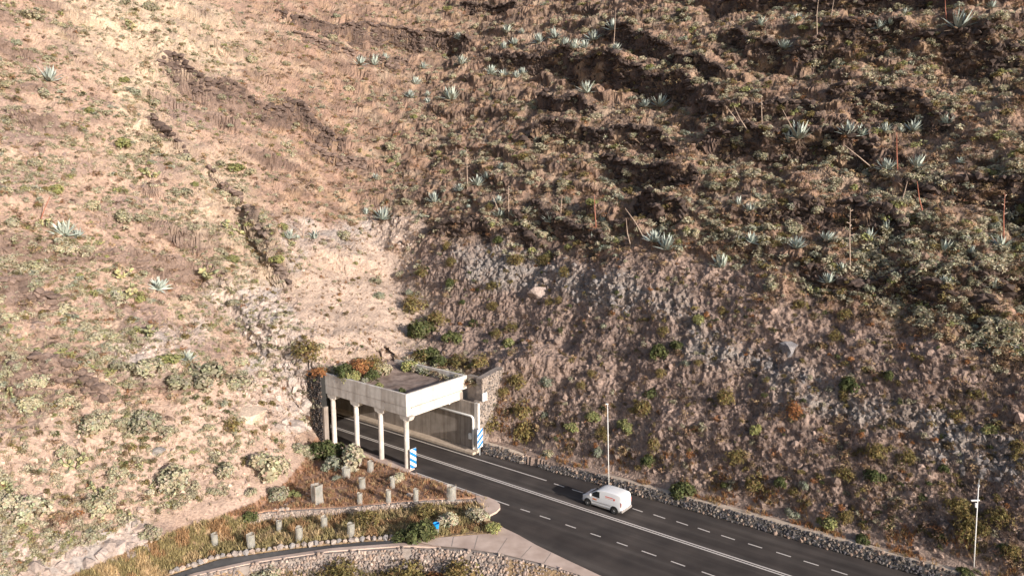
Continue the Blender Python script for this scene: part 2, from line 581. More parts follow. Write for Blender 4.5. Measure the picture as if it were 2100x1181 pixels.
def strip_sheet(name, A, B, material):
    v = [tuple(p) for p in A] + [tuple(p) for p in B]
    n = len(A)
    me = bpy.data.meshes.new(name)
    me.from_pydata(v, [], [(i, i + 1, n + i + 1, n + i) for i in range(n - 1)])
    o = obj(name, me, material); o['kind'] = 'structure'
    return o


# ------------------------------------------------------------------ terrain mesh
uin = np.linspace(-.80, .80, 1260)
uout = .80 + (np.linspace(0, 1, 62)[1:] ** 1.6) * 1.4
US = np.concatenate([-uout[::-1], uin, uout])
uc = np.concatenate([np.linspace(-2.2, -.82, 14), np.linspace(-.80, .80, 160), np.linspace(.82, 2.2, 14)])
dfin = np.concatenate([np.linspace(14, 46, 160)[:-1], np.linspace(46, 215, 1500)])
NR = 800
zz = height(uc[:, None] * dfin[None], np.broadcast_to(dfin[None], (len(uc), len(dfin))))
vv = (zz - CH) / dfin[None]
dvv = np.diff(vv, axis=1) * 780
arc = np.hypot(np.diff(zz, axis=1), np.diff(dfin)[None]) / dfin[None, 1:] * 780
beyond = (vv[:, 1:] > .235)
wgt = np.sqrt(dvv ** 2 + (.28 * arc) ** 2) * np.where(beyond, .12, 1.) * np.where(dfin[None, 1:] < 50, .25, 1.)
cum = np.concatenate([np.zeros((len(uc), 1)), np.cumsum(wgt, axis=1)], axis=1)
rows = np.stack([np.interp(np.linspace(0, c[-1], NR), c, dfin) for c in cum])
ker = np.ones(5) / 5
pad = np.pad(rows, ((2, 2), (0, 0)), mode='edge')
rows = sum(pad[i:i + len(uc)] for i in range(5)) / 5
fi = np.interp(US, uc, np.arange(len(uc)))
i0 = np.clip(fi.astype(int), 0, len(uc) - 2); fr_ = (fi - i0)[:, None]
DD = rows[i0] * (1 - fr_) + rows[i0 + 1] * fr_
XX = US[:, None] * DD
ZZ = height(XX, DD)
for _ in range(3):      # even out saw-teeth where a rock step runs askew to the grid
    pz = np.pad(ZZ, ((3, 3), (0, 0)), mode='edge')
    lap = ZZ - sum(pz[i:i + ZZ.shape[0]] for i in range(7)) / 7
    ZZ = ZZ - .85 * lap * sstep(.08, .3, np.abs(lap)) * sstep(2, 4, ZZ) * ((XX * DV[0] + DD * DV[1] < -69) | (XX * NV[0] + DD * NV[1] > 64) | (XX * NV[0] + DD * NV[1] < 49))
PT = np.stack([XX, DD, ZZ], -1)
# fine relief along the normal
du = np.gradient(PT, axis=0); dr_ = np.gradient(PT, axis=1)
NN = np.cross(du, dr_); NN /= np.linalg.norm(NN, axis=-1, keepdims=True) + 1e-9
NN *= np.sign(NN[..., 2:3] + 1e-9)
PX, PY = project(PT)
X, Y, Z = PT[..., 0], PT[..., 1], PT[..., 2]
S_ = X * DV[0] + Y * DV[1]; T_ = X * NV[0] + Y * NV[1]
_, WB, E_, Q_, _, _ = base_h(X, Y)
hill = sstep(.6, 2.5, Z)
n1 = fbm(X / 9, Y / 9, Z / 9, 3)
n2 = fbm(X / 2.6, Y / 2.6, Z / 2.6, 3)
PXw = PX + 60 * n1 + 22 * n2
PYw = PY + 45 * noise3(X / 8, Y / 8, Z / 8 + 40) + 18 * noise3(X / 2.3, Y / 2.3, Z / 2.3 + 9)


def inside(poly, x, y, soft=18):
    """soft polygon mask over projected ground positions"""
    P = np.array(poly, float)
    c = np.zeros(x.shape, bool); dm = np.full(x.shape, 1e9)
    for i in range(len(P)):
        a, b_ = P[i], P[(i + 1) % len(P)]
        m_ = (a[1] > y) != (b_[1] > y)
        xi = (b_[0] - a[0]) * (y - a[1]) / (b_[1] - a[1] + 1e-12) + a[0]
        c ^= m_ & (x < xi)
        d = b_ - a
        f_ = np.clip(((x - a[0]) * d[0] + (y - a[1]) * d[1]) / (d @ d), 0, 1)
        dm = np.minimum(dm, np.hypot(x - a[0] - f_ * d[0], y - a[1] - f_ * d[1]))
    sd = np.where(c, dm, -dm)
    return sstep(-soft, soft, sd)


CUT = inside([(870, 490), (1000, 500), (1250, 515), (1420, 545), (1560, 570), (1700, 640), (1900, 690), (2100, 760), (2400, 860), (2400, 1500), (1100, 975), (1010, 930), (1015, 760), (860, 720)], PXw, PYw, 25)
SAND = inside([(540, 560), (620, 545), (720, 500), (840, 480), (850, 560), (858, 740), (620, 745), (600, 640)], PXw, PYw, 20)
SAND2 = inside([(340, 800), (470, 775), (560, 800), (640, 900), (640, 960), (560, 1040), (380, 1095), (200, 1040), (0, 1020), (-50, 870), (240, 860)], PXw, PYw, 40)
OUTC = np.clip(inside([(440, 600), (540, 560), (600, 640), (650, 760), (668, 880), (590, 900), (480, 860), (500, 730)], PXw, PYw, 25)
               + inside([(200, 1080), (280, 1060), (300, 1130), (180, 1175), (0, 1181), (0, 1110)], PXw, PYw, 25)
               + .8 * inside([(550, 470), (640, 450), (850, 470), (800, 510), (560, 560)], PXw, PYw, 15)
               + .8 * inside([(220, 680), (420, 650), (430, 700), (280, 760), (230, 740)], PXw, PYw, 20), 0, 1)
GREY = np.clip(inside([(920, 500), (1080, 500), (1290, 560), (1330, 630), (1240, 660), (1180, 600), (1040, 600), (940, 560)], PXw, PYw, 25)
               + inside([(1290, 590), (1360, 600), (1500, 680), (1700, 770), (1900, 830), (2100, 930), (2200, 1010), (2050, 980), (1850, 900), (1700, 830), (1500, 750), (1340, 660)], PXw, PYw, 25)
               + .7 * inside([(1880, 840), (2100, 880), (2100, 1010), (1920, 960)], PXw, PYw, 25), 0, 1)
STRAW = np.clip(inside([(120, -20), (330, -40), (440, 40), (480, 130), (420, 160), (330, 130), (330, 260), (380, 340), (260, 330), (240, 160), (130, 80)], PXw, PYw, 45)
                + .7 * inside([(330, 300), (480, 300), (540, 480), (560, 560), (470, 620), (400, 480)], PXw, PYw, 40)
                + .5 * inside([(420, 20), (560, 60), (640, 160), (520, 160)], PXw, PYw, 30), 0, 1)
ISLAND = ((T_ < 51.5) & (Z < .6) & (E_ < 1.5)).astype(float)

rockn = ridged(X / 2.2, Y / 2.2, Z / 1.7, 2)
rough = hill * (.5 + .5 * np.clip(1 - SAND - .8 * SAND2, 0, 1))
amp = rough * (1 - .45 * CUT) * (.4 * noise3(X / 2.6, Y / 2.6, Z / 2.6) + (.2 + .12 * (1 - WB)) * fbm(X / .95, Y / .95, Z / .95, 2) + (.08 + .06 * (1 - WB)) * noise3(X / .36, Y / .36, Z / .36))
steep = 1 - NN[..., 2]
cliff = hill * sstep(.36, .6, steep) * (1 - CUT)
amp += hill * np.clip(.55 * CUT + OUTC + .4 * (1 - WB), 0, 1.2) * (.17 * ridged(X / 1.5, Y / 1.5, Z / 1.7, 2) + .1 * ridged(X / .55, Y / .55, Z / .6, 1) - .12)
amp += cliff * (.38 * ridged(X / 2.3, Y / 2.3, Z / 1.1, 2) + .2 * noise3(X / 3, Y / 3, Z / .42) + .16 * ridged(X / .7, Y / .7, Z / .5, 1))
amp += hill * CUT * (.1 * ridged((S_ + .8 * Z) / .8, T_ / 2.5, Z / 1.6, 2) + .07 * noise3(X / .3, Y / .3, Z / .3))
amp += hill * GREY * .22 * ridged(X / 1.1, Y / 1.1, Z / 1.1, 2)
PT2 = PT + NN * amp[..., None]

# ground colours (soil, rock and litter; the cleft band also carries painted shade)
pale = np.clip(1 - sstep(330, 640, PXw - .15 * PYw), 0, 1) * WB ** .3
c_red = np.array([.25, .165, .122]); c_brown = np.array([.15, .107, .086]); c_pink = np.array([.35, .25, .2])
c_sand = np.array([.385, .3, .25]); c_straw = np.array([.425, .34, .26]); c_rock = np.array([.085, .062, .055])
c_grey = np.array([.225, .198, .182]); c_cut = np.array([.225, .168, .145]); c_out = np.array([.40, .335, .30])


def mixc(c, d, f_):
    return c + (d - c) * f_[..., None]


C = np.broadcast_to(c_brown, PT.shape).copy()
C = mixc(C, c_red, sstep(-.3, .4, n2) * .9)
midr = WB * (1 - sstep(650, 1150, PXw))
C = mixc(C, np.array([.285, .19, .15]), midr * (.5 + .5 * sstep(-.3, .3, n2)))
C = mixc(C, c_pink, pale * (.75 + .25 * sstep(-.4, .4, n1)))
steep = 1 - NN[..., 2]
C = mixc(C, c_straw, np.clip(sstep(.05, .5, noise3(X / 3.3, Y / 3.3, Z / 3.3 + 5)) * .4 * (1 - sstep(.35, .55, steep)), 0, 1))
C = mixc(C, np.array([.225, .165, .145]), pale * sstep(.02, .3, noise3(X / 8, Y / 8, Z / 3 + 21) + .25 * n2) * .8)
C = mixc(C, np.array([.235, .175, .15]), pale * sstep(.3, .5, steep + .06 * n2) * .6)
C = mixc(C, c_rock, sstep(.42, .68, steep + .08 * n2) * .8 * (1 - .5 * pale))
C = mixc(C, np.array([.29, .2, .135]), (1 - pale) * sstep(.1, .5, noise3(X / 1.9, Y / 1.9, Z / 1.9 + 61)) * .7)
C = mixc(C, c_cut, CUT * .9)
C = mixc(C, np.array([.3, .225, .19]), CUT * sstep(.0, .5, n1) * .6)
C = mixc(C, np.array([.17, .13, .115]), CUT * sstep(.15, .5, -n2) * .6)
C = mixc(C, c_grey, GREY * (.55 + .45 * sstep(-.2, .3, n2)))
C = mixc(C, c_out, OUTC * .8)
C = mixc(C, np.array([.27, .25, .245]), OUTC * sstep(.0, .35, noise3(X / 2.1, Y / 2.1, Z / 2.1 + 3)) * .7)
C = mixc(C, c_sand, SAND * .95)
C = mixc(C, np.array([.41, .305, .25]), SAND2 * .85)
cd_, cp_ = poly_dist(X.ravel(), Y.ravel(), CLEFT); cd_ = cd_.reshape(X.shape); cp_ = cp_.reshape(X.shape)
C = mixc(C, np.array([.1, .075, .065]), sstep(-1.9, -.9, cd_ + .4 * n2) * (1 - sstep(.9, 1.6, cd_ + .4 * n2)) * sstep(.12, .3, cp_) * (1 - sstep(.7, .85, cp_)))  # cleft band: dark rock, deepened by shade put into the colour
C = mixc(C, c_straw, STRAW * (.55 + .45 * sstep(-.3, .3, n2)))
C = mixc(C, np.array([.32, .195, .135]), ISLAND)
lowt = ISLAND * (Y < np.interp(X / Y, LWu, LWd))
C = mixc(C, np.array([.27, .2, .12]), lowt * .8)
C = mixc(C, np.array([.32, .24, .2]), (np.clip(Z + .1, 0, 1) * (1 - sstep(.9, 1.6, Z)) * (T_ > 60)))
C *= (1 + .22 * noise3(X / .7, Y / .7, Z / .7 + 50) + .15 * n2)[..., None]
C = np.clip(C, .02, .8)

nu, nr = PT.shape[:2]
idx = np.arange(nu * nr).reshape(nu, nr)
q4 = np.stack([idx[:-1, :-1], idx[1:, :-1], idx[1:, 1:], idx[:-1, 1:]], -1).reshape(-1, 4)
cs = S_.ravel()[q4].mean(1); ct = T_.ravel()[q4].mean(1); czmin = Z.ravel()[q4].min(1)
drop = (cs > -67.3) & (cs < -52.0) & (ct > 51.2) & (ct < 61.15)
q4 = q4[~drop]
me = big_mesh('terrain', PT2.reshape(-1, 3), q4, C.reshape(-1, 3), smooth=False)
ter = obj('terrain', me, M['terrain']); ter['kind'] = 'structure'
gp = MB(); gp.add([(-3000, -3000, -16), (3000, -3000, -16), (3000, 3000, -16), (-3000, 3000, -16)], [(0, 1, 2, 3)])
g_ = gp.build('ground', simple('valley_ground', (.2, .15, .12), (.3, .24, .19), .05, .95)); g_['kind'] = 'structure'

bpy.context.view_layer.update()
_dg = bpy.context.evaluated_depsgraph_get()
_te = ter.evaluated_get(_dg)


def hit(px, py):
    r = Vector(ray(px, py)).normalized()
    ok, loc, nor, _ = _te.ray_cast(Vector((0, 0, CH)), r)
    return (np.array(loc), np.array(nor)) if ok else (None, None)


def drop_to(x, y):
    ok, loc, nor, _ = _te.ray_cast(Vector((x, y, 200)), Vector((0, 0, -1)))
    return np.array(loc) if ok else np.array((x, y, 0))


# ------------------------------------------------------------------ roads
a0 = [W(-112, 51.3), W(-52, 51.3), W(-44, 51.3)]
nose = [un(*p) for p in [(986, 1020), (1010, 1027), (1024, 1035), (1027, 1042), (1020, 1051), (1005, 1059)]]
left = [W(-112, 51.4), W(-44.2, 51.4)] + [tuple(p) for p in nose] + [tuple(un(*p)) for p in [(1006, 1066), (1028, 1077), (1063, 1096), (1100, 1117), (1160, 1146), (1228, 1178)]] + [W(-15, 46.3), W(25, 46.2)]
right = [W(25, 62.6), W(-10.5, 62.0), W(-24.4, 61.6), W(-44.8, 60.8), W(-50.8, 60.2), W(-52, 60.3), W(-112, 60.3)]
road = sheet('road', left + right, M['asphalt'], z=0.0)
# apron of pale concrete
ap_up = [un(*p) for p in [(833, 1107), (894, 1102), (950, 1098), (1010, 1093), (1024, 1086), (1028, 1079)]]
ap = [tuple(p) for p in ap_up] + [tuple(un(*p)) for p in [(1063, 1096), (1100, 1117), (1160, 1146), (1228, 1178)]] + [W(-15, 46.3), W(-15, 45.9)] + \
     [tuple(un(*p)) for p in [(1195, 1180), (1100, 1152), (1024, 1134), (948, 1123), (890, 1118)]]
sheet('pavement', [(p[0], p[1], .006) for p in ap], M['apron'])
for k, (p, q) in enumerate([((930, 1100), (926, 1120)), ((980, 1097), (972, 1126)), ((1040, 1103), (1020, 1133)), ((1090, 1119), (1068, 1143)), ((1130, 1133), (1115, 1155))]):
    a_, b_ = un(*p), un(*q)
    dd = (b_ - a_)[:2]; dd /= np.linalg.norm(dd); nn = np.array([-dd[1], dd[0]]) * .03
    sheet('pavement_joint', [(a_[0] - nn[0], a_[1] - nn[1], .011), (b_[0] - nn[0], b_[1] - nn[1], .011), (b_[0] + nn[0], b_[1] + nn[1], .011), (a_[0] + nn[0], a_[1] + nn[1], .011)], M['mortar'])
# side road
us_ = np.linspace(un(180, 1250, -1.8)[0] / un(180, 1250, -1.8)[1], un(905, 1110)[0] / un(905, 1110)[1], 40)
kA, kB = [], []
for u in us_:
    dk, de = np.interp(u, KBu, KBd) - .25, np.interp(u, EGu, EGd) + .45
    kA.append((u * dk, dk, np.interp(u, KBu, KBz) + .0)); kB.append((u * de, de, np.interp(u, EGu, EGz) + .0))
strip_sheet('side_road', kA, kB, M['old_asphalt'])
cA = [(x, y - .12, z + .05) for x, y, z in kB]; cB = [(x, y - .62, z + .05) for x, y, z in kB]
cp = MB()
for i in range(len(kB) - 1):
    a_, b_, c_, d_ = cA[i], cA[i + 1], cB[i + 1], cB[i]
    lo = lambda p: (p[0], p[1], p[2] - .5)
    cp.add([a_, b_, c_, d_, lo(a_), lo(b_), lo(c_), lo(d_)], [(0, 1, 2, 3), (0, 4, 5, 1), (3, 2, 6, 7)])
kb = cp.build('kerb', M['apron']); kb['kind'] = 'structure'
# painted markings
ZM = .005


def stripe(s0, t0, s1, t1, w=.14):
    n_ = max(2, int(abs(s1 - s0) / 4))
    o = sheet('road_marking', [W(s0, t0 - w / 2, ZM), W(s1, t1 - w / 2, ZM), W(s1, t1 + w / 2, ZM), W(s0, t0 + w / 2, ZM)], M['paint'])
    return o


stripe(-100, 58.55, un(1119, 986)[:2] @ DV, 58.6, .15)
stripe(-53.5, 52.05, un(1044, 1035.5)[:2] @ DV, 52.05, .14)
stripe(-100, 55.42, 25, 55.42, .15)
stripe(-100, 55.72, 25, 55.72, .15)
for (x0, y0, x1, y1) in [(1136, 991, 1157, 998), (1173, 1003, 1196, 1010), (1297, 1042, 1318, 1049), (1340, 1054.5, 1364, 1062.5), (1387, 1068.5, 1411, 1076.5), (1431, 1082, 1456, 1090.5), (1479, 1097, 1507, 1106), (1534, 1114, 1563, 1123), (1592, 1131.5, 1622, 1141), (1648, 1149.5, 1679, 1159), (1705, 1167.5, 1738, 1178),
                         (1067.6, 1043.2, 1087, 1049.5), (1107, 1057, 1128.6, 1064), (1159.5, 1075, 1181, 1082.3), (1211, 1093, 1232, 1100), (1265, 1111.3, 1287, 1119), (1316, 1128.8, 1346, 1139.3), (1376, 1150, 1405, 1160.3), (1439, 1171.5, 1467, 1181.3)]:
    a_, b_ = ST_of(un(x0, y0)), ST_of(un(x1, y1))
    stripe(a_[0], a_[1], b_[0], b_[1], .13)
# concrete kerb strip beside the planted island, and its rounded tip
kk = MB(); kk.box_st(-67.2, -44.4, 51.3, 51.72, -.2, .12)
k_ = kk.build('kerb', M['apron'], bevel=.02); k_['kind'] = 'structure'
tip = MB()
tp_ = [tuple(un(*p)[:2]) for p in [(975, 1017), (1000, 1021), (1016, 1028), (1025, 1036), (1026, 1044), (1018, 1052), (1004, 1059), (990, 1046), (978, 1030)]]
n_ = len(tp_)
tip.add([(x, y, -.1) for x, y in tp_] + [(x, y, .16) for x, y in tp_], [tuple(range(n_, 2 * n_))] + [(i, (i + 1) % n_, n_ + (i + 1) % n_, n_ + i) for i in range(n_)])
t_ = tip.build('pavement', M['apron'], bevel=.02); t_['kind'] = 'structure'

# ------------------------------------------------------------------ stone work
_ico = None


def ico(sub=1):
    bm = bmesh.new(); bmesh.ops.create_icosphere(bm, subdivisions=sub, radius=1)
    v = np.array([q.co[:] for q in bm.verts]); f = np.array([[w.index for w in q.verts] for q in bm.faces])
    bm.free(); return v, f


ICO1 = ico(1); ICO2 = ico(2)


def merge(variants, pos, rot, scl, tint, pick):
    """bake many transformed copies of (V, F, C) variants into one array set; rot (n,3,3), scl (n,3)"""
    Vs, Fs, Cs = [], [], []
    off = 0
    for k, (V, Fc, Cc) in enumerate(variants):
        m_ = np.nonzero(pick == k)[0]
        if not len(m_):
            continue
        vt = np.einsum('nij,nvj->nvi', rot[m_], V[None] * scl[m_][:, None, :]) + pos[m_][:, None, :]
        Vs.append(vt.reshape(-1, 3))
        Cs.append((Cc[None] * tint[m_][:, None, :]).reshape(-1, 3))
        ff = Fc[None] + (np.arange(len(m_)) * len(V))[:, None, None] + off
        Fs.append(ff.reshape(-1, Fc.shape[1]))
        off += len(m_) * len(V)
    return np.concatenate(Vs), np.concatenate(Fs), np.concatenate(Cs)


def rotz(a):
    c, s = np.cos(a), np.sin(a); o = np.zeros_like(a)
    return np.stack([np.stack([c, -s, o], -1), np.stack([s, c, o], -1), np.stack([o, o, o + 1], -1)], -2)


def rand_rot(n, rng):
    q = rng.normal(size=(n, 4)); q /= np.linalg.norm(q, axis=1)[:, None]
    w, x, y, z = q.T
    return np.stack([np.stack([1 - 2 * (y * y + z * z), 2 * (x * y - z * w), 2 * (x * z + y * w)], -1),
                     np.stack([2 * (x * y + z * w), 1 - 2 * (x * x + z * z), 2 * (y * z - x * w)], -1),
                     np.stack([2 * (x * z - y * w), 2 * (y * z + x * w), 1 - 2 * (x * x + y * y)], -1)], -2)


def rock_variants(n, seed, base=ICO1):
    rng = np.random.default_rng(seed); out = []
    for k in range(n):
        V = base[0].copy()
        for _ in range(5):
            d = rng.normal(size=3); d /= np.linalg.norm(d); lim = rng.uniform(.45, .85)
            h = V @ d
            V -= np.maximum(h - lim, 0)[:, None] * d
        V *= 1 + rng.normal(0, .07, (len(V), 1))
        out.append((V, base[1], np.ones_like(V)))
    return out


ROCKV = rock_variants(8, 5)
STONE_PAL = {'dark': np.array([(.075, .07, .075), (.11, .1, .1), (.15, .135, .13), (.2, .17, .15), (.27, .2, .165), (.09, .085, .095)]),
             'pink': np.array([(.35, .275, .235), (.28, .22, .195), (.39, .325, .285), (.22, .185, .17), (.3, .225, .185), (.2, .17, .16)]),
             'mixed': np.array([(.14, .115, .1), (.25, .2, .17), (.095, .085, .08), (.2, .165, .145), (.33, .27, .23), (.13, .12, .115)])}


def stone_wall(name, label, path, h, thick, size, pal, batter=.25, top=True, cat='wall', top_var=.06, group=None, top_mat=None):
    """a rubble wall along path [(x,y,z)], face on the left-hand side of travel (towards the viewer), h high"""
    rng = np.random.default_rng(abs(hash(label)) % 1000 if False else len(label) * 7 + len(path))
    P = np.array(path, float)
    seg = np.linalg.norm(np.diff(P[:, :2], axis=0), axis=1); L = np.concatenate([[0], np.cumsum(seg)])
    hh = np.array(h if hasattr(h, '__len__') else [h] * len(P), float)
    rt = empty(name, tuple(P[len(P) // 2]))
    tag(rt, label, cat, group)

    def at(l):
        x = np.interp(l, L, P[:, 0]); y = np.interp(l, L, P[:, 1]); z = np.interp(l, L, P[:, 2]); hq = np.interp(l, L, hh)
        i = np.clip(np.searchsorted(L, l) - 1, 0, len(seg) - 1)
        d = (P[i + 1] - P[i])[:, :2]; d /= np.linalg.norm(d, axis=1)[:, None]
        return x, y, z, hq, d
    ls = np.linspace(0, L[-1], max(4, int(L[-1] / .8)))
    x, y, z, hq, d = at(ls)
    nx, ny = d[:, 1], -d[:, 0]          # outward
    core = MB()
    A = np.stack([x, y, z - .3], 1); Bq = np.stack([x - nx * batter * hq / max(hq.max(), .1) * 1, y - ny * batter * hq / max(hq.max(), .1), z + hq], 1)
    Cq = np.stack([x - nx * (thick), y - ny * thick, z + hq], 1); Dq = np.stack([x - nx * thick, y - ny * thick, z - .3], 1)
    n = len(ls)
    V = np.concatenate([A, Bq, Cq, Dq])
    f = []
    for i in range(n - 1):
        for k in range(3):
            f.append((k * n + i, k * n + i + 1, (k + 1) * n + i + 1, (k + 1) * n + i))
    f += [(0, n, 2 * n, 3 * n), (n - 1, 2 * n - 1, 3 * n - 1, 4 * n - 1)]
    core.add(V, f)
    c_ = core.build('core', top_mat or M['mortar'], rt, world_parent=True)
    nh = max(1, int(math.hypot(hh.max(), batter) / (size * .72)))
    nl = int(L[-1] / (size * .82))
    li, hi = np.meshgrid(np.arange(nl), np.arange(nh + (1 if top else 0)))
    li = li.ravel(); hi = hi.ravel()
    l = (li + .5 * (hi % 2) + rng.uniform(-.3, .3, len(li))) * size * .82
    l = np.clip(l, 0, L[-1] - .01)
    x, y, z, hq, d = at(l)
    frac = (hi + .5 + rng.uniform(-.25, .25, len(hi))) / nh
    keep = frac * hh.max() < hq + top_var
    frac = np.minimum(frac * hh.max() / np.maximum(hq, .05), 1.02)
    nx, ny = d[:, 1], -d[:, 0]
    inn = batter * frac * hq / max(hq.max(), .1) + rng.uniform(-.03, .05, len(l))
    pos = np.stack([x - nx * inn, y - ny * inn, z + frac * hq], 1)
    sc = size * rng.uniform(.38, .66, (len(l), 1)) * rng.uniform(.75, 1.2, (len(l), 3))
    tint = STONE_PAL[pal][rng.integers(0, len(STONE_PAL[pal]), len(l))] * rng.uniform(.8, 1.2, (len(l), 1))
    m_ = keep
    Vv, Ff, Cc = merge(ROCKV, pos[m_], rand_rot(m_.sum(), rng), sc[m_], tint[m_], rng.integers(0, len(ROCKV), m_.sum()))
    st = obj('stones', big_mesh('stones', Vv, Ff, Cc), M['stone'], rt)
    st.matrix_parent_inverse = rt.matrix_basis.inverted()
    return rt


def wall_pts(s0, s1, n=12):
    return [W(s, float(t_wall(s)), 0) for s in np.linspace(s0, s1, n)]


hs = [.35, .75, .9, .9, .95, .95, .95, .95, .95, .95, .95, .95, .95, .95, .95, .95]
stone_wall('stone_retaining_wall', 'long low wall of dark basalt rubble running along the road at the foot of the cut slope', wall_pts(-44.6, 22, 16), hs, .9, .34, 'dark', .3, top_mat=M['kerb'])
stone_wall('stone_retaining_wall', 'short curved dark rubble wall between the stone wing wall and the long roadside wall', wall_pts(-51.6, -46.6, 6) + [W(-46.0, 61.2), W(-45.9, 62.2)], [1.15, 1.1, 1.05, 1.0, .9, .8, .7, .6], .7, .3, 'dark', .2, top_mat=M['kerb'])
lw = LW.copy()
stone_wall('stone_terrace_wall', 'low pinkish rubble wall between the upper and lower planted terraces', [(p[0], p[1] - .38, p[2] - .05) for p in lw[1:]], [1.0, .95, .9, .8, .75, .6, .3], .5, .24, 'pink', .12)
eg = EG[:10].copy(); eg[:, 2] -= 4.1
ep = [(p[0], p[1] - 3.35, p[2]) for p in eg]
stone_wall('riprap_wall', 'steep pink and grey rubble retaining wall below the side road at the bottom of the photo', [tuple(p) for p in ep], 4.05, 3.6, .33, 'pink', 2.9)


def stone_panel(name, label, pts_tz, s, thick, pal, size, toward=1):
    """upright stone-faced wall in the plane across the road at station s; outline in (t,z)"""
    rng = np.random.default_rng(len(label))
    rt = empty(name, W(s, pts_tz[0][0], 0)); tag(rt, label, 'wall')
    n = len(pts_tz); mb = MB()
    mb.add([W(s, t, z) for t, z in pts_tz] + [W(s - thick, t, z) for t, z in pts_tz],
           [tuple(range(n)), tuple(range(2 * n - 1, n - 1, -1))] + [(i, n + i, n + (i + 1) % n, (i + 1) % n) for i in range(n)])
    mb.build('backing', M['mortar'], rt, world_parent=True)
    P = np.array(pts_tz)
    g = np.mgrid[P[:, 0].min():P[:, 0].max():size * .9, P[:, 1].min():P[:, 1].max():size * .75]
    tt = (g[0] + rng.uniform(-.3, .3, g[0].shape) * size).ravel(); zz_ = (g[1] + rng.uniform(-.25, .25, g[1].shape) * size).ravel()
    ins = inside(pts_tz, tt, zz_, .01) > .5
    tt, zz_ = tt[ins], zz_[ins]
    pos = np.array([W(s - .03, a, b) for a, b in zip(tt, zz_)])
    k = len(tt)
    sc = size * rng.uniform(.36, .58, (k, 1)) * rng.uniform(.8, 1.2, (k, 3))
    tint = STONE_PAL[pal][rng.integers(0, 6, k)] * rng.uniform(.8, 1.2, (k, 1))
    Vv, Ff, Cc = merge(ROCKV, pos, rand_rot(k, rng), sc, tint, rng.integers(0, 8, k))
    st = obj('stones', big_mesh('stones', Vv, Ff, Cc), M['stone'], rt)
    st.matrix_parent_inverse = rt.matrix_basis.inverted()
    return rt


def plane_s(px, py, s):
    r = ray(px, py); k = s / (r[0] * DV[0] + r[1] * DV[1])
    p = r * k + np.array([0, 0, CH])
    return (p[0] * NV[0] + p[1] * NV[1], p[2])


wp = [plane_s(px, py, -52.2) for px, py in [(973, 771), (1033, 753), (1032, 789), (1026, 822), (1020, 870), (1008, 905), (990, 928)]] + [(60.4, 0.0)]
stone_panel('stone_wing_wall', 'tall stone-faced wing wall with a white plaque right of the tunnel canopy', [(60.4, 5.5), (60.86, 5.5), (60.86, 7.9)] + wp[1:], -52.2, .85, 'mixed', .28)
rt = empty('stone_wing_wall', W(-68.3, 52, 4)); tag(rt, 'small dark rubble wing wall at the far left end of the tunnel canopy', 'wall')
lp_ = [(-67.25, 7.9), (-69.6, 7.45), (-69.6, 5.2), (-68.6, 0), (-67.25, 0)]
mb = MB(); mb.add([W(a, 51.4, z) for a, z in lp_] + [W(a, 52.5, z) for a, z in lp_], [(0, 1, 2, 3, 4), (9, 8, 7, 6, 5)] + [(i, 5 + i, 5 + (i + 1) % 5, (i + 1) % 5) for i in range(5)])
mb.build('backing', M['black'], rt, world_parent=True)
rng = np.random.default_rng(9); g = np.mgrid[-69.6:-67.2:.25, 0:7.9:.2]
aa = (g[0] + rng.uniform(-.08, .08, g[0].shape)).ravel(); zq = (g[1] + rng.uniform(-.06, .06, g[0].shape)).ravel()
ins = inside(lp_, aa, zq, .01) > .5; aa, zq = aa[ins], zq[ins]; k = len(aa)
Vv, Ff, Cc = merge(ROCKV, np.array([W(a, 51.42, z) for a, z in zip(aa, zq)]), rand_rot(k, rng), rng.uniform(.1, .17, (k, 1)) * np.ones((k, 3)), STONE_PAL['dark'][rng.integers(0, 6, k)] * .6, rng.integers(0, 8, k))
st = obj('stones', big_mesh('stones', Vv, Ff, Cc), M['stone'], rt); st.matrix_parent_inverse = rt.matrix_basis.inverted()
pq = MB(); a_ = plane_s(990, 807, -52.0); b_ = plane_s(999, 820, -52.0)
pq.box_st(-52.12, -51.98, a_[0], b_[0], b_[1], a_[1])
pl = pq.build('wall_plaque', M['white_print'], bevel=.01); tag(pl, 'small white square plaque fixed to the stone wing wall', 'plaque')

# ------------------------------------------------------------------ tunnel portal canopy
por = empty('tunnel_portal', W(-61, 56.5, 0))
tag(por, 'concrete gallery canopy over the tunnel mouth with four round columns and a planted roof', 'tunnel portal')


def pb(name, boxes, mt, bevel=.02, parent=por, label=None):
    m_ = MB()
    for b_ in boxes:
        m_.box_st(*b_)
    o = m_.build(name, mt, parent, bevel=bevel, world_parent=True)
    if label:
        o['label'] = label
    return o


pb('roof_slab', [(-67.6, -54.9, 52.12, 60.98, 6.262, 6.42)], M['concrete'])
# long parapet: shuttered panels with thin joints
for i in range(7):
    w_ = 12.9 / 7
    pb('parapet', [(-67.5 + i * w_ + .008, -67.5 + (i + 1) * w_ - .008, 52.0, 52.28, 6.56, 7.88)], M['concrete'], .015)
for i in range(4):
    w_ = 12.9 / 4
    pb('edge_beam', [(-67.5 + i * w_ + .01, -67.5 + (i + 1) * w_ - .01, 52.03, 52.6, 5.6, 6.555)], M['concrete'], .015)
pb('parapet', [(-54.88, -54.6, 52.285, 61.1, 6.4, 7.88)], M['concrete_light'], label='bright sunlit end parapet over the tunnel mouth')
for i in range(3):
    w_ = (65.7 - 54.9) / 3
    pb('parapet', [(-65.7 + i * w_ + .008, -65.7 + (i + 1) * w_ - .012, 60.82, 61.1, 6.43, 7.88)], M['concrete'], .015)
pb('cross_beam', [(-55.25, -54.78, 52.95, 60.5, 5.3, 6.255)], M['concrete_light'])
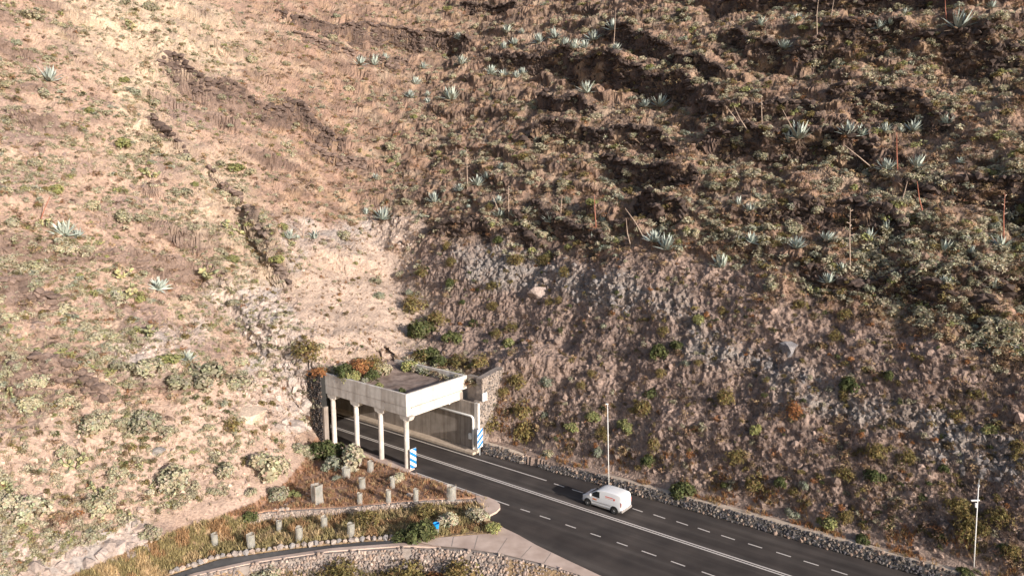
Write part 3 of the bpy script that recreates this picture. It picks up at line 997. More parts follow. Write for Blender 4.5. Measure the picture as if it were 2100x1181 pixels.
pb('corner_block', [(-55.3, -54.64, 52.12, 52.94, 5.25, 6.255)], M['concrete_light'])
for s in (-59.0, -63.2):
    pb('cross_beam', [(s - .25, s + .25, 52.61, 60.1, 5.5, 6.145)], M['concrete'])
rs = MB()
gs, gt = np.linspace(-69.6, -54.89, 46), np.linspace(52.29, 62.4, 32)
GS, GT = np.meshgrid(gs, gt, indexing='ij')
gx = GS * DV[0] + GT * NV[0]; gy = GS * DV[1] + GT * NV[1]
GZ = 6.95 + .12 * fbm(gx / 2, gy / 2, 1., 3) + .75 * sstep(-62, -67.4, GS) * 1.0 + .04 * noise3(gx / .4, gy / .4, 2.)
hb_ = height(gx, gy)
GZ = np.where(GS < -67.0, GZ + (np.maximum(hb_ - .12, 6.9) - GZ) * sstep(-67.0, -68.0, GS), GZ)
ii = np.arange(46 * 32).reshape(46, 32)
ff = np.stack([ii[:-1, :-1], ii[1:, :-1], ii[1:, 1:], ii[:-1, 1:]], -1).reshape(-1, 4)
rf = obj('roof_soil', big_mesh('roof_soil', np.stack([gx, gy, GZ], -1).reshape(-1, 3), ff, smooth=True), M['soil_fill'], por)
rf.matrix_parent_inverse = por.matrix_basis.inverted()
for s in (-54.95, -58.75, -62.55, -66.35):
    cm = MB()
    x, y, _ = W(s, 52.28)
    cm.lathe((x, y, 0), [(.27, -.05), (.27, 4.95), (.3, 5.0), (.36, 5.17)], 20)
    c_ = cm.build('column', M['concrete_light'], por, smooth=False, world_parent=True)
    kc = MB()
    p0 = [W(s - .75, 52.06, 5.595), W(s + .75, 52.06, 5.595), W(s + .75, 52.8, 5.595), W(s - .75, 52.8, 5.595)]
    p1 = [W(s - .6, 52.06, 5.175), W(s + .6, 52.06, 5.175), W(s + .6, 52.7, 5.175), W(s - .6, 52.7, 5.175)]
    kc.hexa(p1 + p0)
    cc = kc.build('capital', M['concrete_light'], None)
    cc.parent = c_
    cc.matrix_parent_inverse = (por.matrix_basis @ c_.matrix_parent_inverse).inverted()
# back wall in precast panels
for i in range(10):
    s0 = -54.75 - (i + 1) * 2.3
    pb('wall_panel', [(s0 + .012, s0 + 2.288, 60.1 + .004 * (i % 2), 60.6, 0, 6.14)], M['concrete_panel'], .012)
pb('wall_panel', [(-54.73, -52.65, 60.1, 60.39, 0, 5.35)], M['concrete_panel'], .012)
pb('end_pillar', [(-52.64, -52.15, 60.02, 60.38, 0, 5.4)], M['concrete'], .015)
pb('end_pillar', [(-54.58, -53.06, 61.12, 61.6, 5.0, 7.9)], M['mortar'], .015)
pb('walkway_kerb', [(-110, -52.1, 59.1, 60.09, -.05, .26)], M['kerb'], .02)
pb('column_plinth', [(-67.2, -54.2, 51.73, 52.62, -.05, .1)], M['apron'], .02)
pb('headwall', [(-67.2, -66.9, 51.42, 52.0, -.1, 4.2)], M['concrete_panel'], .02)
tb = MB()
for s0, s1 in ((-112, -67.95),):
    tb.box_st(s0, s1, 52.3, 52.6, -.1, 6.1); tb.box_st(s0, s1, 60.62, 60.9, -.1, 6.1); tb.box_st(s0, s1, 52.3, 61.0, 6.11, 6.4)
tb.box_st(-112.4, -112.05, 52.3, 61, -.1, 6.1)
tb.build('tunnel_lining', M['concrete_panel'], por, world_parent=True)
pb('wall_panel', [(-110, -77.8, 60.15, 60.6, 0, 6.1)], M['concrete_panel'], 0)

# white service pipe on the back wall
pp = empty('service_pipe', W(-52.75, 59.95, 0)); tag(pp, 'white service pipe bent over the tunnel back wall, with a small box on it', 'pipe')
pm = MB()
path = [W(-52.75, 59.93, .26), W(-52.75, 59.93, 3.55)] + [W(-52.75 - .35 * (1 - math.cos(a)), 59.93, 3.55 + .35 * math.sin(a)) for a in np.linspace(.2, PI / 2, 5)] + [W(-70, 59.93, 3.9)]
pm.tube(path, .13, 10)
pm.build('pipe', M['white_metal'], pp, smooth=True, world_parent=True)
bx = MB(); bx.box_st(-53.3, -52.92, 59.75, 60.05, 1.35, 1.95); bx.build('junction_box', M['white_metal'], pp, bevel=.02, world_parent=True)
for i, (s, z) in enumerate(((-56.2, 4.7), (-60.6, 4.6), (-65.2, 4.6))):
    e_ = MB(); e_.tube([W(s, 59.98, z), W(s, 59.98, z + 1.3)], .04, 8); e_.lathe(W(s, 59.95, z - .12), [(.1, 0), (.1, .22)], 10)
    o = e_.build('tunnel_lamp', M['white_metal']); tag(o, ['small white tunnel lamp nearest the tunnel mouth, hanging above the service pipe', 'small white tunnel lamp in mid-gallery above the service pipe', 'small white tunnel lamp deepest inside the gallery above the service pipe'][i], 'lamp', 'lamps on the tunnel back wall')


# ------------------------------------------------------------------ striped marker boards
def marker(s, t, z0, up, label):
    rt = empty('striped_marker', W(s, t, z0)); tag(rt, label, 'road sign')
    w, h = .86, 2.05
    m_ = MB(); m_.box_st(s - .03, s + .012, t - w / 2, t + w / 2, z0, z0 + h)
    m_.build('panel', M['white_print'], rt, bevel=.006, world_parent=True)
    sm = MB()
    per = h / 3.0
    sl = .72 * (1 if up else -1)
    for k in range(-2, 6):
        # band z = zb + sl*(t-t0) .. + per*.52, clipped to the panel
        zb = z0 + k * per + (0 if up else .55 * w) + .1
        poly = [(t - w / 2, zb - sl * w / 2), (t + w / 2, zb + sl * w / 2), (t + w / 2, zb + sl * w / 2 + per * .5), (t - w / 2, zb - sl * w / 2 + per * .5)]
        for lim, sign in ((z0 + .012, 1), (z0 + h - .012, -1)):
            out = []
            for i in range(len(poly)):
                a, b = poly[i - 1], poly[i]
                ia, ib = (a[1] - lim) * sign >= 0, (b[1] - lim) * sign >= 0
                if ia != ib:
                    f_ = (lim - a[1]) / (b[1] - a[1]); out.append((a[0] + f_ * (b[0] - a[0]), lim))
                if ib:
                    out.append(b)
            poly = out
            if not poly:
                break
        if len(poly) >= 3:
            sm.add([W(s + .017, a, b) for a, b in poly], [tuple(range(len(poly)))])
    sm.build('stripes', M['blue'], rt, world_parent=True)
    po = MB()
    po.box_st(s - .1, s - .035, t - .06, t + .06, min(z0 - .9, 0) if z0 > .5 else 0, z0 + h - .2)
    po.build('post', M['galv'], rt, world_parent=True)
    return rt


marker(-54.35, 52.55, .12, False, 'blue and white striped marker board at the foot of the nearest canopy column')
marker(-51.5, 59.6, .85, True, 'blue and white striped marker board in front of the stone wing wall')


# ------------------------------------------------------------------ lamp posts
def lamp(p, h, label, head):
    rt = empty('lamp_post', tuple(p)); tag(rt, label, 'lamp post', 'lamp posts along the road wall')
    m_ = MB(); m_.tube([(0, 0, 0), (0, 0, h * .5), (0, 0, h)], [.05, .042, .034], 10)
    m_.build('pole', M['white_metal'], rt, smooth=True)
    b_ = MB(); b_.lathe((0, 0, 0), [(.17, 0), (.17, .06), (.11, .3)], 12); b_.build('base', M['galv'], rt)
    hd = MB()
    if head:
        hd.box(-.5, .14, -.06, .06, h - 1.1, h - 1.0); hd.box(-.18, -.07, -.06, .06, h - 1.6, h - 1.25)
    else:
        hd.box(-.2, .08, -.07, .07, h - .06, h + .04)
    hd.build('lamp_head', M['white_metal'], rt, bevel=.02)
    if head:
        a_ = MB(); a_.tube([(0, 0, h), (.02, 0, h + .55)], .025, 6); a_.lathe((0, 0, h + .0), [(.09, 0), (.09, .16)], 8)
        a_.build('antenna', M['galv'], rt)
    return rt


l1 = lamp(W(-36.4, 60.85, 0), 8.35, 'slim white lamp post standing behind the white van against the rubble wall', False)
l1.rotation_euler = (0, math.radians(-2), 0)
l2 = lamp(W(-6.5, 63.6, .6), 6.75, 'slim white lamp post with a cross-arm behind the wall at the lower right edge', True)
l2.rotation_euler = (0, math.radians(-2.4), 0)

# ------------------------------------------------------------------ van
van = empty('delivery_van', W(-34.52, 57.27, 0), math.atan2(-DV[1], -DV[0]))   # local +x = driving direction (into the tunnel)
tag(van, 'small white panel van with orange lettering driving towards the tunnel', 'van')
xs_t = np.array([-2.10, -2.06, -1.98, -1.7, -1.0, -.3, .25, .5, 1.38, 1.44, 1.78, 1.98, 2.08, 2.11])
zs_t = np.array([1.35, 1.62, 1.74, 1.81, 1.85, 1.84, 1.79, 1.71, 1.16, 1.12, 1.0, .86, .7, .55])
xs_w = np.array([-2.11, -2.0, -1.5, 0, 1.2, 1.7, 2.0, 2.11]); ws_w = np.array([.80, .87, .905, .915, .9, .86, .74, .6])
stn = np.array([-2.1, -2.075, -2.03, -1.95, -1.8, -1.55, -1.2, -.8, -.3, .1, .3, .45, .6, .8, 1.0, 1.2, 1.3, 1.5, 1.7, 1.85, 1.97, 2.05, 2.1])


def half_w(x, z):
    w = np.interp(x, xs_w, ws_w)
    return w * (1 - .17 * np.clip((z - .95) / .9, 0, 1) ** 1.3) * (1 - .05 * np.clip((.5 - z) / .25, 0, 1))


bm_ = MB(); ringn = 0
rings = []
for x in stn:
    zt = np.interp(x, xs_t, zs_t)
    lowz = .24 + .05 * (abs(x) > 1.9)
    prof_ = []
    edge = zt - .10
    for z in np.linspace(lowz, edge, 7):
        prof_.append((half_w(x, z), z))
    we = half_w(x, edge)
    for a in (.35, .75, 1.1):
        prof_.append((we - .10 * (1 - math.cos(a)) * 1.2, edge + .085 * math.sin(a)))
    for k_ in (.66, .33, 0):
        prof_.append((we * k_, zt - .035 * k_ ** 2))
    rings.append([(x, -w, z) for w, z in prof_] + [(x, w, z) for w, z in prof_[-2::-1]])
nr_ = len(rings[0])
V = [p for r_ in rings for p in r_]
Fv = [(i * nr_ + k, (i + 1) * nr_ + k, (i + 1) * nr_ + k + 1, i * nr_ + k + 1) for i in range(len(stn) - 1) for k in range(nr_ - 1)]
Fv += [tuple(range(nr_)), tuple(range((len(stn) - 1) * nr_, len(stn) * nr_))[::-1]]
Fv += [(i * nr_, i * nr_ + nr_ - 1, (i + 1) * nr_ + nr_ - 1, (i + 1) * nr_) for i in range(len(stn) - 1)]
bm_.add(V, Fv)
vb = bm_.build('body', M['white_paint'], van, smooth=True)


def van_side(name, poly, sgn, mt, off=.008, parent=van):
    m_ = MB()
    xs_ = [p_[0] for p_ in poly]; zs_ = [p_[1] for p_ in poly]
    if len(poly) == 4 and max(xs_) - min(xs_) > .3 and max(zs_) - min(zs_) < .1:     # long thin strip: follow the bulging side
        q_ = np.linspace(min(xs_), max(xs_), 12)
        m_.add([(x, sgn * (half_w(x, min(zs_)) + off), min(zs_)) for x in q_] + [(x, sgn * (half_w(x, max(zs_)) + off), max(zs_)) for x in q_],
               [(i, i + 1, 13 + i, 12 + i) for i in range(11)])
    else:
        m_.add([(x, sgn * (half_w(x, z) + off), z) for x, z in poly], [tuple(range(len(poly)))])
    return m_.build(name, mt, parent)


for sg in (1, -1):
    van_side('side_window', [(.14, 1.08), (.17, 1.36), (.2, 1.6), (.52, 1.6), (.9, 1.38), (1.27, 1.08)], sg, M['glass'], .016)
    van_side('side_moulding', [(-1.0, .62), (-1.0, .67), (.95, .67), (.95, .62)], sg, M['grey_plastic'], .014)
    van_side('door_handle', [(.2, .98), (.2, 1.02), (.38, 1.02), (.38, .98)], sg, M['grey_plastic'], .014)
    for xx in (.12, 1.12):
        van_side('door_seam', [(xx, .34), (xx, 1.62 if xx < 1 else 1.1), (xx + .018, 1.62 if xx < 1 else 1.1), (xx + .018, .34)], sg, M['grey_plastic'], .006)
    van_side('panel_seam', [(-1.55, .72), (-1.55, .735), (.1, .735), (.1, .72)], sg, M['grey_plastic'], .006)
    # printed livery: red bar, a thin line of small print, round emblem, orange block on the door
    van_side('red_lettering', [(-.42, 1.36), (-.42, 1.43), (-1.2, 1.43), (-1.2, 1.36)], sg, M['redprint'], .012)
    for k in range(7):
        x0 = -.44 - k * .1
        van_side('small_lettering', [(x0, 1.25), (x0, 1.29), (x0 - .07, 1.29), (x0 - .07, 1.25)], sg, M['orange'], .012)
    van_side('emblem', [(-1.34 + .09 * math.cos(a), 1.31 + .1 * math.sin(a)) for a in np.linspace(0, 2 * PI, 13)[:-1]], sg, M['redprint'], .012)
    for k in range(3):
        x0 = .86 - k * .15
        van_side('orange_lettering', [(x0, .78), (x0 - .02, .95), (x0 - .13, .95), (x0 - .11, .78)], sg, M['orange'], .012)
    m_ = MB(); m_.box(-2.1, -2.0, sg * .845 - .03, sg * .845 + .03, .8, 1.2); o = m_.build('tail_light', M['red'], van, bevel=.02)
    m_ = MB(); m_.box(1.85, 2.03, sg * .64 - .12, sg * .64 + .12, .72, .88); m_.build('headlight', M['lens'], van, bevel=.03)
    m_ = MB(); m_.box(.98, 1.12, sg * 1.0 - .09, sg * 1.0 + .09, 1.08, 1.3); m_.build('mirror', M['white_paint'], van, bevel=.03)
ws = MB(); ws.add([(.56, -.66, 1.68), (.56, .66, 1.68), (1.34, .8, 1.175), (1.34, -.8, 1.175)], [(0, 1, 2, 3)]); o = ws.build('windscreen', M['glass'], van); o.location = (.02, 0, .012)
rd = MB(); rd.box(-2.125, -2.1, -.012, .012, .4, 1.6); rd.build('rear_door_seam', M['grey_plastic'], van)
rd = MB(); rd.box(-2.135, -2.1, -.26, .26, .62, .73); rd.build('number_plate', M['white_print'], van)
em = MB(); em.box(-2.13, -2.1, .1, .3, 1.16, 1.26); em.box(-2.13, -2.1, .2, .36, 1.06, 1.12); em.build('rear_emblem', M['grey_plastic'], van)
rb = MB(); rb.box(-2.19, -1.94, -.86, .86, .26, .5); rb.build('rear_bumper', M['grey_plastic'], van, bevel=.05)
fb = MB(); fb.box(1.9, 2.17, -.72, .72, .24, .5); fb.build('front_bumper', M['grey_plastic'], van, bevel=.06)
for ax in (-1.38, 1.38):
    for sg in (1, -1):
        ar = MB()
        ar.lathe((ax, sg * .80, .36), [(.39, -.1), (.39, .118)], 24, 'y')
        ar.build('wheel_arch', M['black'], van)
        wh = empty('wheel'); wh.parent = van; wh.location = (ax, sg * .82, .315)
        ty = MB(); ty.lathe((0, 0, 0), [(.2, -.1), (.3, -.1), (.315, -.06), (.315, .06), (.3, .11), (.2, .115)], 24, 'y'); ty.build('tyre', M['black'], wh)
        rm = MB(); rm.lathe((0, 0, 0), [(.2, sg * .0), (.2, sg * .118), (.14, sg * .09), (.07, sg * .125)], 20, 'y'); rm.build('rim', M['rim'], wh)

# ------------------------------------------------------------------ plants: shapes
def unit(v):
    return v / (np.linalg.norm(v, axis=-1, keepdims=True) + 1e-9)


def leaf_quads(P, D, L, Wd, rng, facing=None):
    """diamond leaves at P along D"""
    n = len(P)
    side = unit(np.cross(D, rng.normal(size=(n, 3)) if facing is None else facing + rng.normal(0, .35, (n, 3))))
    L = L[:, None] if hasattr(L, '__len__') else L
    a = P; c = P + D * L; b = P + D * L * .5 + side * Wd; d = P + D * L * .5 - side * Wd
    V = np.stack([a, b, c, d], 1).reshape(-1, 3)
    Fc = np.arange(4 * n).reshape(n, 4)
    return V, Fc


def shrub_shape(seed, n_ros, per=5, R=1., Hh=.85, L=.19, Wd=.055, lumps=7, up=.35, col=(1, 1, 1), cvar=.22, loose=.0, shell=.75, core=0):
    """domed shrub of leaf rosettes; unit radius"""
    rng = np.random.default_rng(seed)
    lc = unit(rng.normal(size=(lumps, 3))); lc[:, 2] = np.abs(lc[:, 2]) * .9
    lc = lc * rng.uniform(.35, .68, (lumps, 1)) * np.array([R, R, Hh * 1.0]); lc[:, 2] += .22 * Hh
    lr = rng.uniform(.3, .5, lumps) * R
    k = rng.integers(0, lumps, n_ros)
    d = unit(rng.normal(size=(n_ros, 3)) + np.array([0, 0, .55]))
    P = lc[k] + d * (lr[k] * rng.uniform(shell, 1.05 + loose, n_ros))[:, None]
    P[:, 2] = np.maximum(P[:, 2], .02)
    out = unit(d + unit(P) * .6 + np.array([0, 0, up]))
    o5 = np.repeat(out, per, 0)
    tg = unit(np.cross(o5, rng.normal(size=o5.shape)))
    D = unit(o5 * rng.uniform(.25, .8, (len(o5), 1)) + tg)
    V, Fc = leaf_quads(np.repeat(P, per, 0), D, rng.uniform(.7, 1.3, n_ros * per) * L, Wd, rng, o5)
    tint = (1 + rng.normal(0, cvar, n_ros)).clip(.5, 1.6)
    hue = rng.normal(0, .06, (n_ros, 3))
    c = np.repeat(np.repeat((np.array(col) * (tint[:, None] + hue)).clip(.01, 1), per, 0), 4, 0)
    nc = core
    if nc:
        kc = rng.integers(0, lumps, nc); dc = unit(rng.normal(size=(nc, 3)) + np.array([0, 0, .4]))
        Pc = lc[kc] + dc * (lr[kc] * .72)[:, None]; Pc[:, 2] = np.maximum(Pc[:, 2], .03)
        tc_ = unit(np.cross(dc, rng.normal(size=dc.shape)))
        V2, F2 = leaf_quads(Pc - tc_ * .18 * R, tc_, .38 * R, .15 * R, rng, dc)
        c2 = np.tile(np.array(col) * .85, (len(V2), 1))
        V, Fc, c = np.concatenate([V, V2]), np.concatenate([Fc, F2 + len(V)]), np.concatenate([c, c2])
    return V, Fc, c


def stems_shape(seed, n=9, R=.7, Hh=.6):
    rng = np.random.default_rng(seed); mb = MB()
    for k in range(n):
        a = rng.uniform(0, 2 * PI); r = R * rng.uniform(.3, 1)
        mb.tube([(0, 0, -.12), (r * .35 * math.cos(a), r * .35 * math.sin(a), Hh * .45), (r * math.cos(a), r * math.sin(a), Hh * rng.uniform(.7, 1))], [.04, .03, .015], 5)
    return mb


SAGE = (.44, .405, .295); SAGE_P = (.52, .48, .36); OLIVE = (.225, .18, .08); GREEN = (.125, .14, .062); DRY = (.36, .18, .085); LIME = (.33, .33, .15); GREYG = (.36, .37, .29)


def kind_meshes(name, n, seed, **kw):
    out = []
    for i in range(n):
        V, Fc, c = shrub_shape(seed + i, **kw)
        st = stems_shape(seed + 100 + i)
        m_ = big_mesh(name, V, Fc, c); m_.materials.append(M['leaf'])
        s_ = bpy.data.meshes.new('stem'); s_.from_pydata(st.v, [], st.f); s_.materials.append(M['bark'])
        out.append((m_, s_))
    return out


KM = {
    'sage': kind_meshes('foliage', 8, 10, n_ros=300, per=5, L=.15, Wd=.05, col=SAGE, Hh=.85, core=110, cvar=.13),
    'pale': kind_meshes('foliage', 4, 40, n_ros=300, per=5, L=.14, Wd=.05, col=SAGE_P, Hh=.88, core=110, cvar=.12),
    'olive': kind_meshes('foliage', 5, 60, n_ros=300, per=4, L=.17, Wd=.035, col=OLIVE, Hh=.95, lumps=9, up=.15, loose=.25, cvar=.35),
    'green': kind_meshes('foliage', 4, 80, n_ros=300, per=5, L=.15, Wd=.045, col=GREEN, Hh=.85, lumps=8, cvar=.25, core=80),
    'dry': kind_meshes('foliage', 3, 95, n_ros=260, per=4, L=.18, Wd=.03, col=DRY, Hh=.8, loose=.25, cvar=.3),
    'lime': kind_meshes('foliage', 3, 105, n_ros=260, per=5, L=.15, Wd=.048, col=LIME, Hh=.85, core=110, cvar=.14),
    'grey': kind_meshes('foliage', 3, 115, n_ros=360, per=4, L=.11, Wd=.04, col=GREYG, Hh=.85, core=120, cvar=.1),
}
TONE = {'sage': 'grey-green', 'pale': 'pale sage', 'olive': 'olive-brown', 'green': 'dark green', 'dry': 'rusty dry', 'lime': 'yellow-green', 'grey': 'blue-grey'}
_used = set()


def where(px, py):
    x, y = px / 21., py / 11.81
    for dec in (0, 1, 2):
        yield f"{x:.{dec}f}% across, {y:.{dec}f}% down the photo"


def zone(px, py):
    if py > 1040 and px < 1030: return 'on the lower terrace'
    if 640 < px < 965 and 715 < py < 830: return 'on the tunnel roof'
    if py > 930 and 640 < px < 1000: return 'on the upper terrace'
    if px > 990 and py > 960 - (2100 - px) * .33 + 30 and py > 900: return 'near the roadside wall'
    if px > 880 and py > 500 + max(0, px - 1400) * .35: return 'on the bare cut slope'
    if px < 520 and py < 450: return 'on the strawy upper slope'
    if px < 660: return 'on the pale left slope'
    if px > 1350: return 'on the dark ledges'
    return 'on the brown hillside'


def uniq(first, px, py):
    for w_ in where(px, py):
        l = f"{first}, {w_}"
        if l not in _used:
            _used.add(l); return l
    return l


def shrub(kind, p, r, hfac=1., label=None, px=0, py=0, wide=1.0):
    km = KM[kind]; me_, st_ = km[random.randrange(len(km))]
    nm = {'dry': 'dry_shrub', 'olive': 'bush', 'green': 'bush'}.get(kind, 'shrub')
    rt = empty(nm, tuple(p), random.uniform(0, 2 * PI))
    rt.scale = (r * wide, r * wide, r * hfac)
    size = 'small' if r < .8 else 'medium' if r < 1.2 else 'broad' if hfac < .95 else 'large round'
    tag(rt, label or uniq(f"{size} {TONE[kind]} {nm.split('_')[-1]} {zone(px, py)}", px, py), nm.replace('_', ' '), 'shrubs and bushes on the hillside')
    f_ = bpy.data.objects.new('foliage', me_); link(f_, rt)
    s_ = bpy.data.objects.new('stem', st_); link(s_, rt)
    return rt


occupied = []


def put(kind, px, py, wpx, hfac=1., label=None, wide=1.):
    """px,py: foot of the plant in the photograph, wpx its width there"""
    p, n = hit(px, py)
    if p is None:
        return None
    r = wpx / 2. * p[1] / F * 1.22
    occupied.append((px, py - wpx * .35, wpx * .5))
    return shrub(kind, p - np.array([0, 0, .08 * r]), r, hfac, label, px, py - wpx * .3)


def on_roof(kind, px, py, wpx, label, hfac=1.):
    p = un(px, py, 7.0); s_, t_ = ST_of(p)
    p = un(px, py, 6.95 + .75 * float(sstep(-62, -67.4, np.array(s_))))
    return shrub(kind, p, wpx / 2 * p[1] / F * 1.25, hfac, label, px, py)


# bushes with a place of their own
for a in [
    ('green', 672, 938, 74, 1.0, 'dark green bush beside the farthest canopy column, behind two round sage shrubs'),
    ('pale', 724, 954, 70, 1.05, 'large round pale sage shrub in front of the second canopy column'),
    ('grey', 680, 960, 52, .95, 'smooth blue-grey dome shrub left of the large round sage shrub by the columns'),
    ('sage', 640, 937, 54, .9, 'loose grey-green shrub at the slope foot left of the blue-grey dome'),
    ('sage', 612, 925, 40, .8, 'low grey-green shrub just uphill of the canopy columns group'),
    ('sage', 540, 972, 88, .95, 'big grey-green shrub alone on the pale slope left of the canopy'),
    ('sage', 357, 998, 86, 1.0, 'big grey-green shrub on the pale slope, with bare patch to its right'),
    ('pale', 812, 985, 36, .8, 'spiky pale shrub right beside the nearest canopy column foot'),
    ('green', 866, 1104, 78, .95, 'leafy green bush immediately left of the blue bin'),
    ('green', 828, 1103, 44, .8, 'low dark green bush at the kerb left of the leafy green bush'),
    ('olive', 758, 1078, 56, .95, 'olive-brown bush against the terrace wall, right of a guard'),
    ('olive', 876, 1060, 52, .85, 'olive-brown bush growing over the terrace wall above the blue bin'),
    ('pale', 921, 1076, 56, .9, 'drooping pale sage shrub above and right of the blue bin'),
    ('pale', 978, 1068, 56, .95, 'round pale sage shrub beside the rounded island tip'),
    ('lime', 1010, 1090, 40, .9, 'yellow-green shrub at the island corner next to the concrete apron'),
    ('green', 516, 1062, 36, 1.0, 'bright leafy bush alone at the slope foot above the lower guards'),
    ('sage', 567, 1022, 48, .9, 'grey-green shrub left of the big square guard'),
    ('lime', 602, 1018, 30, .8, 'small yellow-green shrub between the grey-green shrub and square guard'),
    ('sage', 518, 1015, 30, 1.0, 'small dry-footed grey shrub on the bare pale slope'),
    ('grey', 690, 981, 26, .6, 'flat blue-grey cushion shrub beside the big square guard'),
    ('sage', 550, 1192, 72, .8, 'grey-green shrub at the bottom edge in front of the riprap'),
    ('olive', 700, 1188, 78, .95, 'olive bush growing in front of the riprap wall, left of the two brown ones'),
    ('olive', 830, 1196, 92, .85, 'wide olive-brown bush at the bottom edge, left of the dark gap'),
    ('dry', 890, 1192, 60, .8, 'rusty bush in the dark gap between two olive bushes at the bottom edge'),
    ('olive', 952, 1196, 88, .9, 'olive bush at the bottom edge in front of the apron riprap'),
    ('sage', 296, 875, 66, .95, 'rounded grey-green shrub below the paired ledges on the pale slope'),
    ('sage', 335, 890, 46, .8, 'flat grey-green shrub just right of and below the rounded one'),
    ('sage', 192, 880, 62, .95, 'grey-green shrub under the lower end of the paired ledges'),
    ('sage', 60, 840, 60, .9, 'grey-green shrub beside the leftmost prickly pear clump'),
    ('olive', 478, 882, 38, 1.0, 'dark olive bush alone on the pink soil below the cream boulder'),
    ('olive', 630, 735, 62, 1.0, 'green and brown bush on the pale slope above the small dark wing wall'),
    ('sage', 655, 718, 34, .8, 'grey-green shrub joined to the right of the green and brown bush'),
    ('sage', 430, 782, 84, .85, 'widest grey-green shrub of the cluster around the lone agave left of the canopy'),
    ('sage', 480, 790, 60, .8, 'grey-green shrub at the right end of the cluster left of the canopy'),
    ('sage', 300, 765, 70, .85, 'grey-green shrub at the left end of the cluster left of the canopy'),
    ('sage', 365, 790, 56, .8, 'grey-green shrub in the middle of the cluster, under the lone agave'),
    ('lime', 345, 740, 52, .6, 'flat yellow-green shrub behind the cluster left of the canopy'),
    ('pale', 60, 1060, 84, .9, 'big pale sage shrub at the left edge below the prickly pears'),
    ('pale', 20, 1040, 60, .9, 'pale sage shrub cut by the left edge of the photo'),
    ('sage', 240, 975, 46, .9, 'grey-green shrub right of the middle prickly pear clump'),
    ('sage', 135, 935, 44, .9, 'grey-green shrub just above the middle prickly pear clump'),
    ('sage', 200, 1048, 66, .9, 'tall grey-green shrub tangled with the lower prickly pear'),
    ('sage', 305, 1100, 46, 1.0, 'narrow grey-green shrub beside the grey boulders at lower left'),
    ('green', 862, 690, 62, 1.1, 'dark green bush on the shadow line right of the pale patch'),
    ('green', 880, 735, 46, 1.0, 'dark green bush directly behind the right-hand roof parapet'),
    ('olive', 852, 640, 46, 1.2, 'olive bush on the upper part of the shadow line by the pale patch'),
    ('grey', 776, 612, 28, .9, 'small round blue-grey shrub in the middle of the pale sandy patch'),
    ('grey', 1227, 933, 28, 1.1, 'grey shrub just left of the lamp post behind the van'),
    ('lime', 1176, 880, 34, .8, 'yellow-green shrub on the cut slope up and left of the van'),
    ('lime', 1215, 862, 40, .8, 'yellow-green shrub beside the top half of the van lamp post'),
    ('green', 1402, 1012, 60, .8, 'largest dark green bush behind the roadside wall, right of the van'),
    ('sage', 1124, 935, 22, 1.2, 'small grey-green shrub at the left start of the long roadside wall'),
    ('olive', 1548, 1000, 40, 1.2, 'upright olive bush on the cut slope above the roadside wall'),
    ('grey', 1621, 1055, 32, .8, 'small blue-grey shrub low on the cut slope, right of the upright olive bush'),
    ('lime', 1698, 1078, 46, .9, 'yellow-olive shrub low on the cut slope above the roadside wall'),
    ('green', 1769, 1112, 40, .8, 'dark green bush behind the wall between yellow-olive shrub and far lamp post'),
    ('olive', 1975, 1105, 52, 1.6, 'tall hanging olive bush left of the cross-arm lamp post'),
    ('olive', 1962, 1050, 48, 1.2, 'dark olive bush above the tall hanging bush near the cross-arm lamp post'),
    ('green', 1985, 1178, 40, .7, 'dark low bush at the foot of the cross-arm lamp post'),
    ('olive', 1795, 935, 40, 1.3, 'olive bush on the cut slope below the grey rock band'),
    ('olive', 1074, 900, 44, 1.3, 'olive bush against the right edge of the stone wing wall'),
    ('olive', 1070, 850, 40, 1.2, 'olive bush halfway up beside the stone wing wall'),
    ('olive', 1064, 792, 38, 1.1, 'olive bush at the top corner of the stone wing wall'),
    ('lime', 256, 300, 40, .8, 'green cushion shrub alone on the strawy upper slope'),
    ('lime', 485, 350, 44, .6, 'flat olive-green shrub on the slope left of the cleft'),
]:
    put(a[0], a[1], a[2], a[3], a[4], a[5])
on_roof('green', 704, 773, 44, 'green shrub crowding the far left corner of the tunnel roof')
on_roof('lime', 722, 781, 36, 'pale green shrub at the roof parapet left of the rusty thicket')
on_roof('dry', 742, 764, 56, 'rusty orange bush at the back of the tunnel roof', .95)
on_roof('olive', 764, 762, 46, 'olive-brown bush right of the rusty bush on the tunnel roof', 1.0)
on_roof('sage', 784, 768, 40, 'grey-green shrub at the right end of the rooftop thicket')
on_roof('green', 765, 778, 34, 'low green shrub in front of the rooftop thicket')
on_roof('grey', 747, 783, 16, 'little round blue-grey shrub in front of the rusty bush on the tunnel roof')
on_roof('lime', 838, 759, 36, 'light green shrub against the right-hand roof parapet')
on_roof('lime', 777, 799, 24, 'light green tuft growing over the long front parapet')
on_roof('green', 825, 803, 16, 'dark little tuft in the near corner of the tunnel roof')
for a in [('olive', 866, 738, 40, 'olive bush behind the far end of the right-hand roof parapet'), ('green', 905, 748, 36, 'dark green bush behind the middle of the right-hand roof parapet'),
          ('olive', 940, 752, 40, 'olive bush behind the near end of the right-hand roof parapet'), ('olive', 985, 748, 36, 'olive-brown bush behind the coping of the stone wing wall'), ('green', 925, 700, 40, 'dark green bush uphill of the right-hand roof parapet'), ('olive', 895, 665, 44, 'olive bush in the brown gully right of the pale patch')]:
    put(a[0], a[1], a[2], a[3], 1.0, a[4])
put('dry', 655, 768, 40, .8, 'rusty orange shrub above the small dark wing wall')


